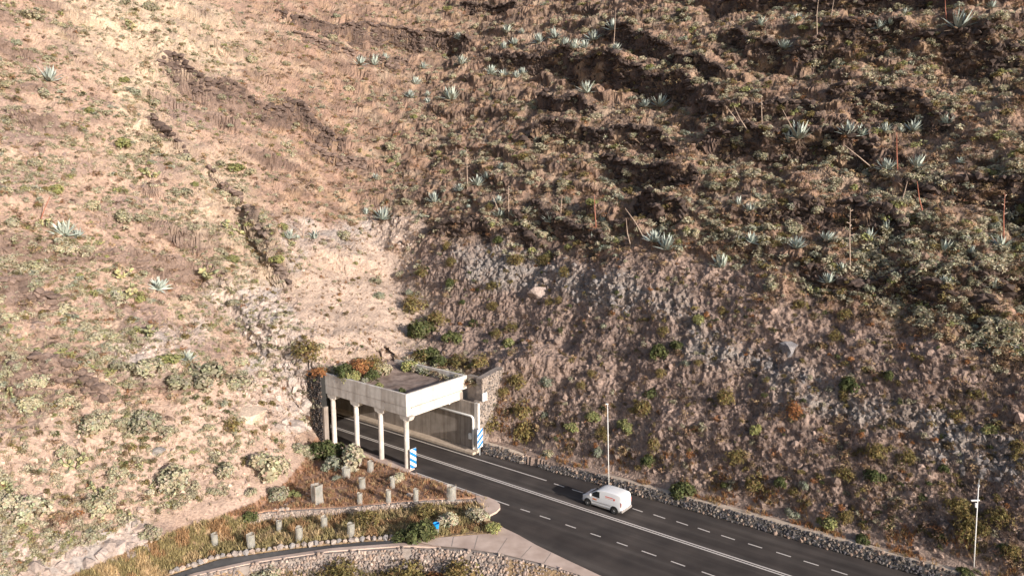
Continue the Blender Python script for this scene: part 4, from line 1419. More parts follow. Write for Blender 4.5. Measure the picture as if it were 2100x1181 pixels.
# ---- rock ledges and outcrops
def rock_ledge(P, hh, label, tint, name='rock_ledge', seed=1, reach=3.0):
    rg = np.random.default_rng(seed)
    L = np.concatenate([[0], np.cumsum(np.linalg.norm(np.diff(P, axis=0), axis=1))])
    l = np.arange(.06 * L[-1], .94 * L[-1], .5) + rg.uniform(-.12, .12, len(np.arange(.06 * L[-1], .94 * L[-1], .5)))
    x = np.interp(l, L, P[:, 0]); y = np.interp(l, L, P[:, 1])
    i = np.clip(np.searchsorted(L, l) - 1, 0, len(P) - 2)
    d = (P[i + 1] - P[i]); d /= np.linalg.norm(d, axis=1)[:, None]
    nrm = np.stack([-d[:, 1], d[:, 0]], 1)
    o_ = np.arange(-reach, reach + .01, .15)
    gx_ = x[:, None] + nrm[:, :1] * o_; gy_ = y[:, None] + nrm[:, 1:] * o_
    hz = height(gx_, gy_)
    gr = hz[:, 6:] - hz[:, :-6]
    k = np.argmax(gr, 1)
    n_ = np.arange(len(l))
    zb, zt = hz[n_, k], hz[n_, k + 6]
    pos, rot, scl = [], [], []
    for q in n_:
        if zt[q] - zb[q] < .45 or rg.random() < .06:
            continue
        rows = max(1, int(round((zt[q] - zb[q]) / .55)))
        a0 = math.atan2(d[q, 1], d[q, 0])
        for j in range(rows):
            f = (j + .5) / rows
            off = o_[k[q]] + .12 + .62 * f + rg.normal(0, .12) - (.4 if j == rows - 1 else 0)
            pos.append((x[q] + nrm[q, 0] * off, y[q] + nrm[q, 1] * off, zb[q] + (zt[q] - zb[q]) * f + rg.normal(0, .06)))
            a = a0 + rg.normal(0, .25); b = rg.normal(0, .12)
            ca, sa, cb, sb = math.cos(a), math.sin(a), math.cos(b), math.sin(b)
            rot.append([[ca * cb, -sa, ca * sb], [sa * cb, ca, sa * sb], [-sb, 0, cb]])
            scl.append((rg.uniform(.4, 1.0), rg.uniform(.4, .75), rg.uniform(.26, .55)))
    if len(pos) < 4:
        return
    k = len(pos)
    tn = np.array(tint) * rg.uniform(.7, 1.3, (k, 1))
    V, Fc, Cc = merge(ROCKV, np.array(pos), np.array(rot), np.array(scl), tn, rg.integers(0, 8, k))
    o = obj(name, big_mesh(name, V, Fc, Cc), M['stone'])
    o['kind'] = 'structure'


for q, (P, hh) in enumerate(_led):
    pm_ = np.array(LEDGES[q][0], float); cx, cy = pm_.mean(0)
    leftish = cx < 900
    rock_ledge(P, hh, '', ((.115, .085, .075) if q in (0, 1, 16) else (.17, .125, .108)) if leftish else (.075, .056, .05), seed=800 + q)
rock_ledge(CLEFT, 2.5, 'ragged dark rock step running down the slope along the left of the pale patch', (.15, .115, .1), seed=880)


def outcrop(poly, n, size, tint, label, seed):
    rg = np.random.default_rng(seed)
    m_ = vis & (inside(poly, fpx, fpy, 6) > .5)
    ids = np.nonzero(m_)[0]
    if len(ids) < 10: return
    ids = rg.choice(ids, n)
    nn = NN.reshape(-1, 3)[ids]
    sc = size * rg.uniform(.35, 1.0, (n, 1)) ** 1.5 * rg.uniform(.5, 1.2, (n, 3))
    tn = np.array(tint) * rg.uniform(.75, 1.25, (n, 1))
    V, Fc, Cc = merge(ROCKV, FP[ids] - nn * size * .32, rand_rot(n, rg), sc, tn, rg.integers(0, 8, n))
    o = obj('rock_outcrop', big_mesh('rock_outcrop', V, Fc, Cc), M['stone'])
    o['kind'] = 'structure'


FP = PT2.reshape(-1, 3)
fpx, fpy = project(FP)
vis = np.zeros(PT.shape[:2], bool); vis[64:-64] = True
vis = vis.ravel()
outcrop([(920, 500), (1080, 500), (1140, 560), (1040, 600), (940, 560)], 170, .65, (.235, .21, .2), 'grey fractured rock outcrop at the top of the cut slope, nearest the pale patch', 1)
outcrop([(1120, 520), (1290, 560), (1330, 630), (1240, 660), (1160, 600)], 130, .6, (.215, .195, .19), 'grey fractured outcrop at the top middle of the cut slope, right of the first one', 2)
outcrop([(1330, 610), (1500, 690), (1700, 775), (1690, 815), (1500, 740), (1340, 650)], 170, .5, (.2, .185, .185), 'long bluish-grey rock band slanting down across the middle of the cut slope', 3)
outcrop([(1880, 840), (2100, 890), (2100, 1010), (1920, 950)], 200, .5, (.215, .195, .19), 'grey broken rock band at the right edge of the cut slope', 4)
outcrop([(450, 620), (540, 570), (590, 660), (640, 770), (600, 800), (510, 720)], 130, .8, (.36, .31, .285), 'pale grey outcrop on the left slope above the canopy', 5)
outcrop([(520, 790), (625, 800), (640, 880), (590, 895), (540, 860)], 100, .8, (.38, .32, .29), 'pale pinkish rock outcrop immediately left of the canopy columns', 6)
outcrop([(200, 1080), (290, 1065), (300, 1130), (190, 1170), (60, 1170)], 80, .9, (.35, .29, .265), 'low pinkish-grey outcrop in the lower left corner', 7)
outcrop([(560, 440), (650, 450), (640, 520), (560, 550)], 60, .9, (.27, .21, .185), 'brown rock block standing at the top left of the pale patch', 8)
outcrop([(700, 495), (840, 475), (850, 500), (720, 540)], 60, .6, (.42, .35, .31), 'pale rock rim along the top of the sandy patch', 9)
outcrop([(530, 1066), (545, 1052), (580, 1036), (632, 1008), (640, 1018), (590, 1046), (545, 1072)], 160, .26, (.4, .33, .29), 'short pale rubble bank', 13)
outcrop([(-25, 1120), (60, 1120), (130, 1195), (-25, 1195)], 110, .6, (.4, .32, .285), '', 14)
outcrop([(0, 600), (170, 590), (230, 660), (100, 700), (0, 690)], 90, .6, (.23, .175, .155), 'mauve rock patch at the left edge halfway up the photo', 10)
outcrop([(0, 220), (170, 200), (250, 300), (100, 330), (0, 300)], 110, .6, (.24, .18, .16), 'mauve rock patch on the upper left slope below the lone agave', 11)
outcrop([(200, 390), (330, 370), (350, 440), (230, 440)], 60, .6, (.22, .17, .15), 'brown rock patch right of the big agave on the left slope', 12)


# ---- agaves
def agave_shape(seed, n=26):
    rng = np.random.default_rng(seed); V, Fc, C_ = [], [], []
    for k in range(n):
        az = k * 2.39996 + rng.normal(0, .2)
        el = math.radians(12 + 72 * ((k + .5) / n) + rng.normal(0, 6))
        Ln = rng.uniform(.85, 1.1) * (1.0 if el < 1.2 else .9)
        bend = rng.uniform(-.25, .3)
        h = np.array([math.cos(az), math.sin(az), 0]); sd = np.array([-math.sin(az), math.cos(az), 0])
        p = np.array([0, 0, .08]) + h * .04; e = el
        tint = rng.normal(1, .12)
        base = len(V)
        segs = 6
        for i in range(segs + 1):
            f_ = i / segs
            w = .10 * (1.0 - f_ ** 2.2) * (.65 + .9 * f_ * (1 - f_) * 2) + .004
            nrm = np.cross(sd, h * math.cos(e) + np.array([0, 0, math.sin(e)]))
            c0 = np.array([.385, .43, .395]) * tint
            for o_, lift in ((-1, .35), (0, 0), (1, .35)):
                V.append(p + sd * w * o_ + nrm * (-w * lift) * -1); C_.append(c0 * (1.0 if o_ == 0 else 1.1))
            p = p + (h * math.cos(e) + np.array([0, 0, math.sin(e)])) * Ln / segs
            e -= bend / segs + (.25 if f_ > .6 and k % 4 == 0 else 0) * .5
        for i in range(segs):
            for j in range(2):
                a = base + i * 3 + j
                Fc.append((a, a + 1, a + 4, a + 3))
    return np.array(V), np.array(Fc), np.array(C_)


AGM = []
for i in range(7):
    V, Fc, c = agave_shape(200 + i, 22 + 3 * (i % 4))
    m_ = big_mesh('agave', V, Fc, c, smooth=True); m_.materials.append(M['agave']); AGM.append(m_)


def dry_skirt(seed):
    rng = np.random.default_rng(seed); n = 24
    a = rng.uniform(0, 2 * PI, n)
    D = unit(np.stack([np.cos(a), np.sin(a), rng.uniform(-.7, .1, n)], 1))
    V, Fc = leaf_quads(np.zeros((n, 3)) + [0, 0, .05], D, rng.uniform(.4, .8, n), .05, rng)
    c = np.repeat(np.array([.33, .24, .18]) * rng.uniform(.7, 1.2, (n, 1)), 4, 0)
    return V, Fc, c


SKM = []
for i in range(3):
    m_ = big_mesh('dry_leaves', *dry_skirt(300 + i)); m_.materials.append(M['leaf']); SKM.append(m_)
AG = [(102, 168, 45), (737, 135, 30), (768, 135, 28), (790, 124, 20), (868, 141, 20), (852, 174, 26), (839, 201, 24), (878, 198, 18), (880, 211, 18), (925, 207, 40), (944, 82, 20), (1040, 68, 28), (1054, 94, 24), (1033, 101, 20), (1071, 70, 18), (1106, 89, 28), (1140, 80, 28), (1157, 97, 30), (1177, 103, 30), (1198, 100, 26), (1218, 84, 30), (1259, 63, 36), (1262, 104, 24), (947, 133, 28), (1006, 153, 24), (1033, 158, 22), (1059, 161, 22), (1074, 153, 20), (1203, 192, 38), (1321, 221, 30), (1352, 221, 36), (944, 393, 26), (979, 382, 30), (1000, 368, 28), (1027, 348, 20), (771, 367, 16),
      (1559, 55, 30), (1633, 45, 26), (1606, 102, 30), (1803, 59, 26), (1827, 53, 28), (1857, 29, 18), (1964, 62, 50), (2033, 18, 26), (1637, 287, 50), (1620, 294, 30), (1739, 280, 40), (1767, 278, 36), (1817, 270, 28), (1871, 270, 34), (1847, 272, 20), (1942, 256, 36), (1820, 350, 38), (1878, 347, 40), (1972, 333, 20),
      (135, 484, 50), (160, 488, 30), (325, 592, 40), (383, 740, 36), (593, 491, 32), (647, 490, 28), (611, 489, 14), (786, 452, 38), (751, 440, 20), (891, 416, 32), (959, 427, 14), (1022, 418, 24), (1025, 446, 30), (1055, 446, 26), (1130, 458, 36), (1238, 458, 24), (1215, 489, 18), (1343, 497, 40), (1366, 514, 44),
      (1515, 421, 26), (1539, 434, 30), (1820, 473, 30), (1515, 498, 24), (1540, 497, 30), (1632, 511, 38), (1694, 497, 38), (1784, 491, 34), (1938, 517, 44), (1993, 520, 24), (2055, 508, 38), (1481, 550, 48), (1728, 555, 26), (1700, 582, 36), (1918, 569, 24), (1942, 583, 28), (2037, 592, 34)]
for i, (px, py, w) in enumerate(AG):
    p, n = hit(px, py)
    if p is None:
        continue
    o = bpy.data.objects.new('agave', AGM[i % 7]); link(o)
    r = w / 2 * p[1] / F * 1.42
    o.location = p - np.array([0, 0, .05]); o.scale = (r, r, r * random.uniform(.95, 1.2))
    tilt = n[:2] * .22 + np.array([random.gauss(0, .16), random.gauss(0, .16)])
    o.rotation_euler = (-tilt[1], tilt[0], random.uniform(0, 6.28))
    tag(o, uniq(f"{'large' if w > 37 else 'small' if w < 23 else 'mid-sized'} blue-grey agave rosette {zone(px, py)}", px, py), 'agave', 'agaves on the hillside')
    if w > 29 and i % 3 != 1:
        s_ = bpy.data.objects.new('dry_leaves', SKM[i % 3]); link(s_, o); s_['label'] = 'withered brown leaves hanging below the rosette'
    occupied.append((px, py - w * .3, w * .45))
STALKS = [((1018, 137), (1037, 102), 0), ((1061, 141), (1106, 97), 0), ((922, 169), (971, 146), 0), ((930, 132), (949, 107), 0), ((959, 388), (957, 305), 0), ((1676, 70), (1679, -6), 0), ((1694, 70), (1711, -4), 0), ((1942, 48), (1938, -5), 1), ((1522, 267), (1488, 217), 0), ((1534, 269), (1505, 217), 0), ((1640, 289), (1605, 225), 0), ((1793, 348), (1732, 298), 0), ((1841, 350), (1839, 271), 1), ((1563, 256), (1562, 196), 0), ((2026, 401), (2104, 350), 1), ((1895, 443), (1881, 372), 1), ((1848, 416), (1861, 372), 0), ((1027, 449), (1010, 400), 0), ((1044, 450), (1043, 380), 0), ((1150, 440), (1153, 400), 0), ((1223, 470), (1219, 400), 1), ((1320, 487), (1282, 427), 0), ((1294, 506), (1284, 448), 0), ((1744, 551), (1744, 427), 0), ((2059, 490), (2061, 397), 1), ((83, 453), (103, 403), 1), ((622, 483), (625, 424), 0), ((706, 387), (640, 377), 0), ((1258, 100), (1262, 20), 0), ((700, 386), (752, 383), 0)]
for i, (b_, t_, red) in enumerate(STALKS):
    p, n = hit(*b_)
    if p is None:
        continue
    r = ray(*t_); k = (p[1] - .5) / r[1]; q = r * k + np.array([0, 0, CH])
    d = Vector(q - p)
    rt = empty('agave_stalk', tuple(p)); lean = abs(d.x) > .45 * abs(d.z)
    tag(rt, uniq(f"{'reddish' if red else 'bleached'} {'leaning' if lean else 'upright'} agave flower stalk {zone(*t_)}", (b_[0] + t_[0]) / 2, (b_[1] + t_[1]) / 2), 'flower stalk', 'agave flower stalks')
    m_ = MB(); side = Vector((random.uniform(-1, 1), random.uniform(-.5, .5), 0)) * .04 * d.length
    m_.tube([Vector((0, 0, 0)) - d * .04, d * .5 + side, d], [.06, .05, .025], 6)
    m_.build('stalk', M['stalk_red' if red else 'stalk'], rt)
    if i in (23, 13, 4, 24, 18):
        fb_ = MB()
        for k in range(9):
            f_ = .55 + .05 * k; a = k * 2.4; o_ = d * f_ + side * (1 - abs(f_ - .5) * 2)
            L_ = d.length * .09 * (1.3 - f_ * .8)
            fb_.tube([o_, o_ + Vector((math.cos(a) * L_, math.sin(a) * L_, L_ * .35))], [.03, .05], 5)
        fb_.build('side_branch', M['stalk'], rt)


# ---- prickly pears
def pear_shape(seed, n=34):
    rng = np.random.default_rng(seed)
    V0, F0 = ICO1
    P = [(np.array([rng.uniform(-.35, .35), rng.uniform(-.35, .35), .1]), unit(rng.normal(size=3) * .5 + [0, 0, 1])) for _ in range(7)]
    pads = []
    while len(pads) < n and P:
        p, d = P.pop(0)
        L_ = rng.uniform(.17, .26)
        side = unit(np.cross(d, rng.normal(size=3))); nn = np.cross(d, side)
        pads.append((p + d * L_, d, side, nn, L_))
        for _ in range(rng.integers(1, 4)):
            d2 = unit(d + side * rng.normal(0, .8) + nn * rng.normal(0, .4) + [0, 0, .15])
            P.append((p + d * L_ * 1.85, d2))
    V, Fc, C_ = [], [], []
    for i, (c, d, s_, nn, L_) in enumerate(pads):
        v = c + V0[:, :1] * s_ * L_ * .72 + V0[:, 1:2] * nn * L_ * .16 + V0[:, 2:] * d * L_
        V.append(v); Fc.append(F0 + i * len(V0))
        yel = rng.random() < .5
        C_.append(np.tile(np.array([.40, .36, .19] if yel else [.26, .27, .155]) * rng.uniform(.8, 1.2), (len(V0), 1)))
    return np.concatenate(V), np.concatenate(Fc), np.concatenate(C_)


PPM = []
for i in range(4):
    m_ = big_mesh('prickly_pear', *pear_shape(400 + i), smooth=True); m_.materials.append(M['agave']); PPM.append(m_)
PP = [(250, 615, 55), (252, 570, 40), (305, 690, 48), (430, 570, 52), (150, 960, 56), (286, 962, 28), (310, 1003, 24), (20, 815, 50), (205, 1010, 44), (222, 1050, 34), (10, 1010, 44), (258, 1060, 24), (1668, 603, 28), (271, 62, 40), (470, 470, 36), (1890, 300, 26), (315, 365, 34), (600, 505, 26), (2090, 515, 30), (95, 465, 34)]
for i, (px, py, w) in enumerate(PP):
    p, n = hit(px, py)
    if p is None: continue
    o = bpy.data.objects.new('prickly_pear', PPM[i % 4]); link(o)
    r = w / 2 * p[1] / F * 1.15
    o.location = p - np.array([0, 0, .1 * r]); o.scale = (r, r, r * .9); o.rotation_euler = (0, 0, random.uniform(0, 6.28))
    tag(o, uniq(f"{'sprawling' if w > 40 else 'small'} yellowish prickly pear clump {zone(px, py)}", px, py), 'cactus', 'prickly pears on the slope')
    occupied.append((px, py - w * .3, w * .45))

# ---- scattered individual shrubs (the largest) and the rest as low scrub
vis = np.zeros(PT.shape[:2], bool); vis[64:-64] = True
FP = PT2.reshape(-1, 3)
fpx, fpy = project(FP)
vis = vis.ravel() & (fpx > -190) & (fpx < 2290) & (fpy > -20) & (fpy < 1215)
# keep only ground that faces the camera
view = np.stack([FP[:, 0], FP[:, 1], FP[:, 2] - CH], 1)
facing = -(NN.reshape(-1, 3) * unit(view)).sum(1)
vis &= facing > .12
hillf = hill.ravel() > .5
cutf, sandf, sand2f, outf, greyf = (a.ravel() for a in (CUT, SAND, SAND2, OUTC, GREY))
dens_n = noise3(X / 6, Y / 6, Z / 6 + 77).ravel()
steepf = steep.ravel()
rightup = np.clip((1 - cutf) * (1 - sandf) * (1 - .85 * sand2f) * (1 - .6 * outf), 0, 1)
d_sage = rightup * sstep(-.5, .2, dens_n) * (1 - .6 * sstep(.45, .7, steepf)) + .05 * (1 - cutf)
d_sage *= np.where(fpx < 500, .95, 1.)
d_sage[~(vis & hillf)] = 0
cdf = np.cumsum(d_sage / d_sage.sum())
rng = np.random.default_rng(21)
cand = np.searchsorted(cdf, rng.random(6600))
n_ind, small = 0, []
grid = {}


def free(px, py, r):
    gx_, gy_ = int(px // 40), int(py // 40)
    for i in range(gx_ - 2, gx_ + 3):
        for j in range(gy_ - 2, gy_ + 3):
            for (x, y, q) in grid.get((i, j), ()):
                if (x - px) ** 2 + (y - py) ** 2 < (r + q) ** 2 * .5:
                    return False
    return True


def claim(px, py, r):
    grid.setdefault((int(px // 40), int(py // 40)), []).append((px, py, r))


for o_ in occupied:
    claim(*o_)
MAXI = 262
for ci in cand:
    p = FP[ci]; px, py = fpx[ci], fpy[ci]
    if n_ind < MAXI:
        big = rng.random()
        if px < -20 or px > 2120:
            small.append(ci); continue
        r = rng.uniform(.6, .95) if big < .65 else rng.uniform(.95, 1.4)
        rp = r * F / p[1]
        if not free(px, py - rp * .6, rp) or -5 > px or px > 2105 or py < 4:
            continue
        claim(px, py - rp * .6, rp)
        kd = rng.choice(['sage', 'pale', 'sage', 'lime', 'grey'], p=[.5, .24, .12, .07, .07])
        if fpx[ci] > 900 and rng.random() < .08: kd = 'olive'
        shrub(str(kd), p - np.array([0, 0, .1]), r, rng.uniform(.75, 1.05), None, px, py - rp * .5)
        n_ind += 1
    else:
        small.append(ci)
# brown and olive bushes hanging on the cut slope
d_cut = cutf * (1 - .5 * greyf) * (.35 + sstep(-.1, .4, noise3(X / 5, Y / 5, Z / 5 + 11).ravel())) * np.where(fpx < 1120, 4., np.where(fpx < 1350, 1.6, .8))
d_cut[~(vis & hillf)] = 0
cdf2 = np.cumsum(d_cut / d_cut.sum())
nb = 0
for ci in np.searchsorted(cdf2, rng.random(600)):
    if nb >= 64: break
    p = FP[ci]; px, py = fpx[ci], fpy[ci]
    if px < 5: continue
    r = rng.uniform(.55, 1.15); rp = r * F / p[1]
    if not free(px, py - rp * .6, rp) or px > 2100: continue
    claim(px, py - rp * .6, rp)
    shrub(str(rng.choice(['olive', 'olive', 'green', 'lime', 'dry', 'grey'], p=[.36, .24, .14, .1, .02, .14])), p - np.array([0, 0, .15]), r, rng.uniform(.9, 1.4), None, px, py - rp * .5)
    nb += 1

LOWV = [shrub_shape(500 + i, n_ros=34, per=4, L=.34, Wd=.085, lumps=5, col=(1, 1, 1), cvar=.18, Hh=.75, core=24) for i in range(8)]


def scatter(name, variants, ids, rad, tints, material, seed, flat=1., sink=.06, tilt=True):
    rg = np.random.default_rng(seed); n = len(ids)
    pos = FP[ids] - np.array([0, 0, 1.]) * (rad * sink)[:, None]
    sc = np.stack([rad, rad, rad * flat], 1) * rg.uniform(.85, 1.15, (n, 3))
    V, Fc, C_ = merge(variants, pos, rotz(rg.uniform(0, 6.28, n)), sc, tints, rg.integers(0, len(variants), n))
    o = obj(name, big_mesh(name, V, Fc, C_), material); o['kind'] = 'stuff'
    return o


small = np.array(small)
ns = len(small)
pal = np.array([SAGE, SAGE_P, SAGE, LIME, GREYG, OLIVE])[rng.choice(6, ns, p=[.34, .22, .16, .08, .1, .1])]
scatter('low_scrub', LOWV, small, rng.uniform(.2, .62, ns) * np.where(fpx[small] > 850, 1.35, 1.), pal * rng.uniform(.85, 1.25, (ns, 1)), M['scrub'], 31, .85)
BRV = [shrub_shape(540 + i, n_ros=22, per=4, L=.42, Wd=.07, lumps=5, col=(1, 1, 1), cvar=.3, Hh=.8, loose=.3) for i in range(8)]
wb_ = np.where(vis & hillf, rightup * (1 - .85 * pale.ravel()) + .25 * rightup + .22 * cutf * (1 - .6 * greyf), 0)
brn = np.searchsorted(np.cumsum(wb_) / wb_.sum(), rng.random(6000))
pal = np.array([(.31, .205, .135), (.19, .13, .098), (.43, .31, .19), (.15, .13, .07), (.34, .18, .1)])[rng.choice(5, len(brn), p=[.3, .18, .3, .14, .08])]
scatter('dry_brush', BRV, brn, rng.uniform(.25, .7, len(brn)), pal * rng.uniform(.8, 1.2, (len(brn), 1)), M['scrub'], 33, .8)
lw_ = np.where(vis & hillf, pale.ravel() * (1 - .8 * sandf) * (1 - .5 * sand2f) * (.3 + sstep(-.3, .3, dens_n)), 0)
ex2 = np.searchsorted(np.cumsum(lw_) / lw_.sum(), rng.random(4600))
pal = np.array([SAGE, SAGE_P, (.36, .31, .2), (.29, .28, .16)])[rng.choice(4, len(ex2), p=[.38, .24, .2, .18])]
scatter('low_scrub', LOWV, ex2, rng.uniform(.15, .5, len(ex2)), pal * rng.uniform(.85, 1.15, (len(ex2), 1)), M['scrub'], 34, .8)
# sparser little plants on sand, cut slope
extra = np.searchsorted(np.cumsum(np.where(vis & hillf, cutf * .6 + sandf * .25 + sand2f * .35 + outf * .4, 0)) / np.where(vis & hillf, cutf * .6 + sandf * .25 + sand2f * .35 + outf * .4, 0).sum(), rng.random(900))
pal = np.array([OLIVE, (.2, .15, .09), GREEN, SAGE, DRY])[rng.choice(5, len(extra), p=[.35, .25, .12, .2, .08])]
scatter('low_scrub', LOWV, extra, rng.uniform(.18, .5, len(extra)), pal * rng.uniform(.8, 1.2, (len(extra), 1)), M['scrub'], 32, .95)


# ---- grass and dry litter
def tuft_shape(seed, n=12, spread=.7, L=1., Wd=.05, droop=.2):
    rg = np.random.default_rng(seed)
    a = rg.uniform(0, 6.28, n); e = rg.uniform(.5, 1.45, n)
    D = np.stack([np.cos(a) * np.cos(e) * spread, np.sin(a) * np.cos(e) * spread, np.sin(e)], 1); D = unit(D)
    B = np.stack([rg.normal(0, .16, n), rg.normal(0, .16, n), np.zeros(n)], 1)
    side = unit(np.cross(D, [0, 0, 1.]) + rg.normal(0, .2, (n, 3)))
    Ls = (L * rg.uniform(.6, 1.1, n))[:, None]
    mid = B + D * Ls * .6; tipp = B + D * Ls + np.array([0, 0, -droop]) * Ls * rg.uniform(0, 1, (n, 1)) + rg.normal(0, .06, (n, 3))
    V = np.stack([B - side * Wd, B + side * Wd, mid + side * Wd * .7, tipp, mid - side * Wd * .7], 1).reshape(-1, 3)
    Fc = np.concatenate([np.stack([np.arange(n) * 5 + k for k in (0, 1, 2, 4)], 1)])
    Fc2 = np.stack([np.arange(n) * 5 + k for k in (4, 2, 3, 3)], 1)
    t3 = np.concatenate([Fc[:, [0, 1, 2]], Fc[:, [0, 2, 3]], Fc2[:, :3]])
    c = np.repeat(rg.uniform(.75, 1.25, (n, 1)) * np.ones((n, 3)), 5, 0)
    return V, t3, c


TUFT = [tuft_shape(600 + i) for i in range(8)]
TWIG = [tuft_shape(640 + i, n=9, spread=1.2, Wd=.028, droop=.1) for i in range(8)]


def pick_by(w, n, rg):
    w = np.where(vis, w, 0); c = np.cumsum(w); return np.searchsorted(c / c[-1], rg.random(n))


gd = hill.ravel() * (.25 + .9 * STRAW.ravel() + .5 * rightup * sstep(-.1, .4, noise3(X / 4, Y / 4, Z / 4 + 33).ravel()) + .22 * sandf + .15 * sand2f) * (1 - .6 * sstep(.45, .7, steepf)) * (1 - .7 * cutf)
ids = pick_by(gd, 15000, rng)
wst = STRAW.ravel()[ids] + .6 * pale.ravel()[ids]
tg = np.where(rng.random((len(ids), 1)) < np.clip(wst, .15, .85)[:, None], np.array([[.5, .42, .31]]), np.array([[.30, .2, .125]]) + pale.ravel()[ids][:, None] * np.array([[.14, .135, .13]])) * rng.uniform(.7, 1.2, (len(ids), 1))
scatter('dry_grass', TUFT, ids, rng.uniform(.22, .55, len(ids)), tg, M['scrub'], 41)
# island and lower terrace: rusty and golden grass
isl_up = ((T_ < 51.2) & (Z < .55) & (Z > .1) & (E_ < .8) & (Y > np.interp(X / Y, LWu, LWd) + .2) & (X / Y < U_NOSE - .012)).ravel()
isl_lo = ((Z < .4) & (Z > -2.2) & (E_ < 1.2) & (X / Y < U_NOSE - .008) & (Y < np.interp(X / Y, LWu, LWd) - .1) & (Y > np.interp(X / Y, KBu, KBd) + .35)).ravel()
ids = pick_by(isl_up * (.3 + sstep(-.3, .3, noise3(X / 1.6, Y / 1.6, 8.).ravel())), 2000, rng)
tg = np.array([(.40, .225, .13), (.34, .215, .14), (.5, .38, .22), (.46, .31, .18)])[rng.choice(4, len(ids), p=[.42, .28, .14, .16])] * rng.uniform(.75, 1.2, (len(ids), 1))
scatter('dry_grass', TUFT, ids, rng.uniform(.2, .5, len(ids)), tg, M['scrub'], 42)
ids = pick_by(isl_lo * 1., 3000, rng)
nn_ = noise3(FP[ids, 0] / 1.8, FP[ids, 1] / 1.8, 3.)
gold = np.array([.55, .42, .25]); oliv = np.array([.36, .3, .155]); rust = np.array([.42, .27, .15])
tg = np.where((nn_ > .18)[:, None], gold, np.where((nn_ < -.2)[:, None], rust, oliv)) * rng.uniform(.75, 1.2, (len(ids), 1))
scatter('dry_grass', TUFT, ids, rng.uniform(.3, .75, len(ids)), tg, M['scrub'], 43)
# rusty grass along the foot of the cut slope
strip_m = ((Q_ > -1.0) & (Q_ < 1.6) & (S_ > -52) & (WB < .5)).ravel() * sstep(-.2, .3, noise3(X / 2.4, Y / 2.4, 1.).ravel())
ids = pick_by(strip_m, 1100, rng)
tg = np.array([(.38, .2, .1), (.42, .29, .16), (.27, .2, .1), (.34, .16, .07)])[rng.integers(0, 4, len(ids))] * rng.uniform(.75, 1.15, (len(ids), 1))
scatter('dry_grass', TUFT, ids, rng.uniform(.25, .6, len(ids)), tg, M['scrub'], 44)
# dead twigs and dry litter on the cut slope and between the shrubs
tw = hill.ravel() * (cutf * (1 - .6 * greyf) + .6 * rightup * (1 - pale.ravel()))
ids = pick_by(tw, 22000, rng)
tg = np.array([(.36, .265, .225), (.25, .185, .16), (.44, .335, .28), (.2, .15, .125)])[rng.integers(0, 4, len(ids))] * rng.uniform(.8, 1.2, (len(ids), 1))
scatter('dry_brush', TWIG, ids, rng.uniform(.25, .6, len(ids)), tg, M['scrub'], 45)
# below the riprap
low = ((Z < -2.0) & (E_ < 0)).ravel() * 1.
ids = pick_by(low, 900, rng)
tg = np.array([(.2, .17, .08), (.36, .27, .14), (.16, .15, .07)])[rng.integers(0, 3, len(ids))] * rng.uniform(.75, 1.2, (len(ids), 1))
scatter('dry_grass', TUFT, ids, rng.uniform(.4, .8, len(ids)), tg, M['scrub'], 46)
# loose stones
rw = hill.ravel() * (.5 + .45 * cutf + .5 * outf + .6 * greyf - .2 * sandf)
ids = pick_by(np.maximum(rw, 0), 11000, rng)
rg = np.random.default_rng(47); n = len(ids)
rad = rg.uniform(.06, .2, n) * np.where(rg.random(n) < .06, 2.4, 1)
Cf = C.reshape(-1, 3)[ids] * rg.uniform(.75, 1.35, (n, 1))
V, Fc, Cc = merge(ROCKV, FP[ids], rand_rot(n, rg), rad[:, None] * rg.uniform(.7, 1.3, (n, 3)), Cf, rg.integers(0, 8, n))
o = obj('rubble', big_mesh('rubble', V, Fc, Cc), M['stone']); o['kind'] = 'stuff'

# ------------------------------------------------------------------ boulders and kerb stones
BR = rock_variants(5, 77, ICO2)
for i, (px, py, w, hf, c, lab) in enumerate([
    (513, 852, 92, .62, (.52, .42, .34), 'big cream boulder bedded in the pale slope left of the canopy'),
    (600, 872, 60, .6, (.36, .31, .285), 'grey boulder between the cream boulder and the canopy'),
    (560, 885, 44, .5, (.47, .37, .31), 'flat pinkish boulder below the cream boulder'),
    (628, 830, 44, .8, (.40, .35, .32), 'pale grey boulder next to the small dark wing wall'),
    (215, 1098, 46, .6, (.33, .29, .27), 'grey boulder at lower left beside the narrow grey-green shrub'),
    (285, 1085, 36, .7, (.34, .27, .24), 'brownish boulder at lower left, right of the grey one'),
    (840, 1015, 20, .7, (.52, .43, .37), 'small white stone beside a guard on the upper terrace'),
    (325, 925, 36, .6, (.27, .25, .24), 'dark grey boulder behind the big grey-green shrub on the pale slope'),
    (470, 995, 12, .8, (.6, .52, .46), 'single white stone on the bare pale slope'),
    (1108, 598, 52, .6, (.36, .29, .26), 'pinkish slab of rock under the grey outcrop on the cut slope'),
    (1620, 716, 46, 1.1, (.22, .21, .22), 'dark grey knob of rock standing out of the cut slope')]):
    p, n = hit(px, py)
    V, Fc, c0 = BR[i % 5]
    r = w / 2 * p[1] / F
    m_ = big_mesh('boulder', V * np.array([r, r * .8, r * hf]), Fc, np.tile(np.array(c), (len(V), 1)), smooth=False)
    o = obj('boulder', m_, M['stone'], loc=p - np.array([0, 0, .1 * r])); o.rotation_euler = (0, 0, random.uniform(-.4, .4))
    tag(o, lab, 'boulder', 'boulders on the slope')
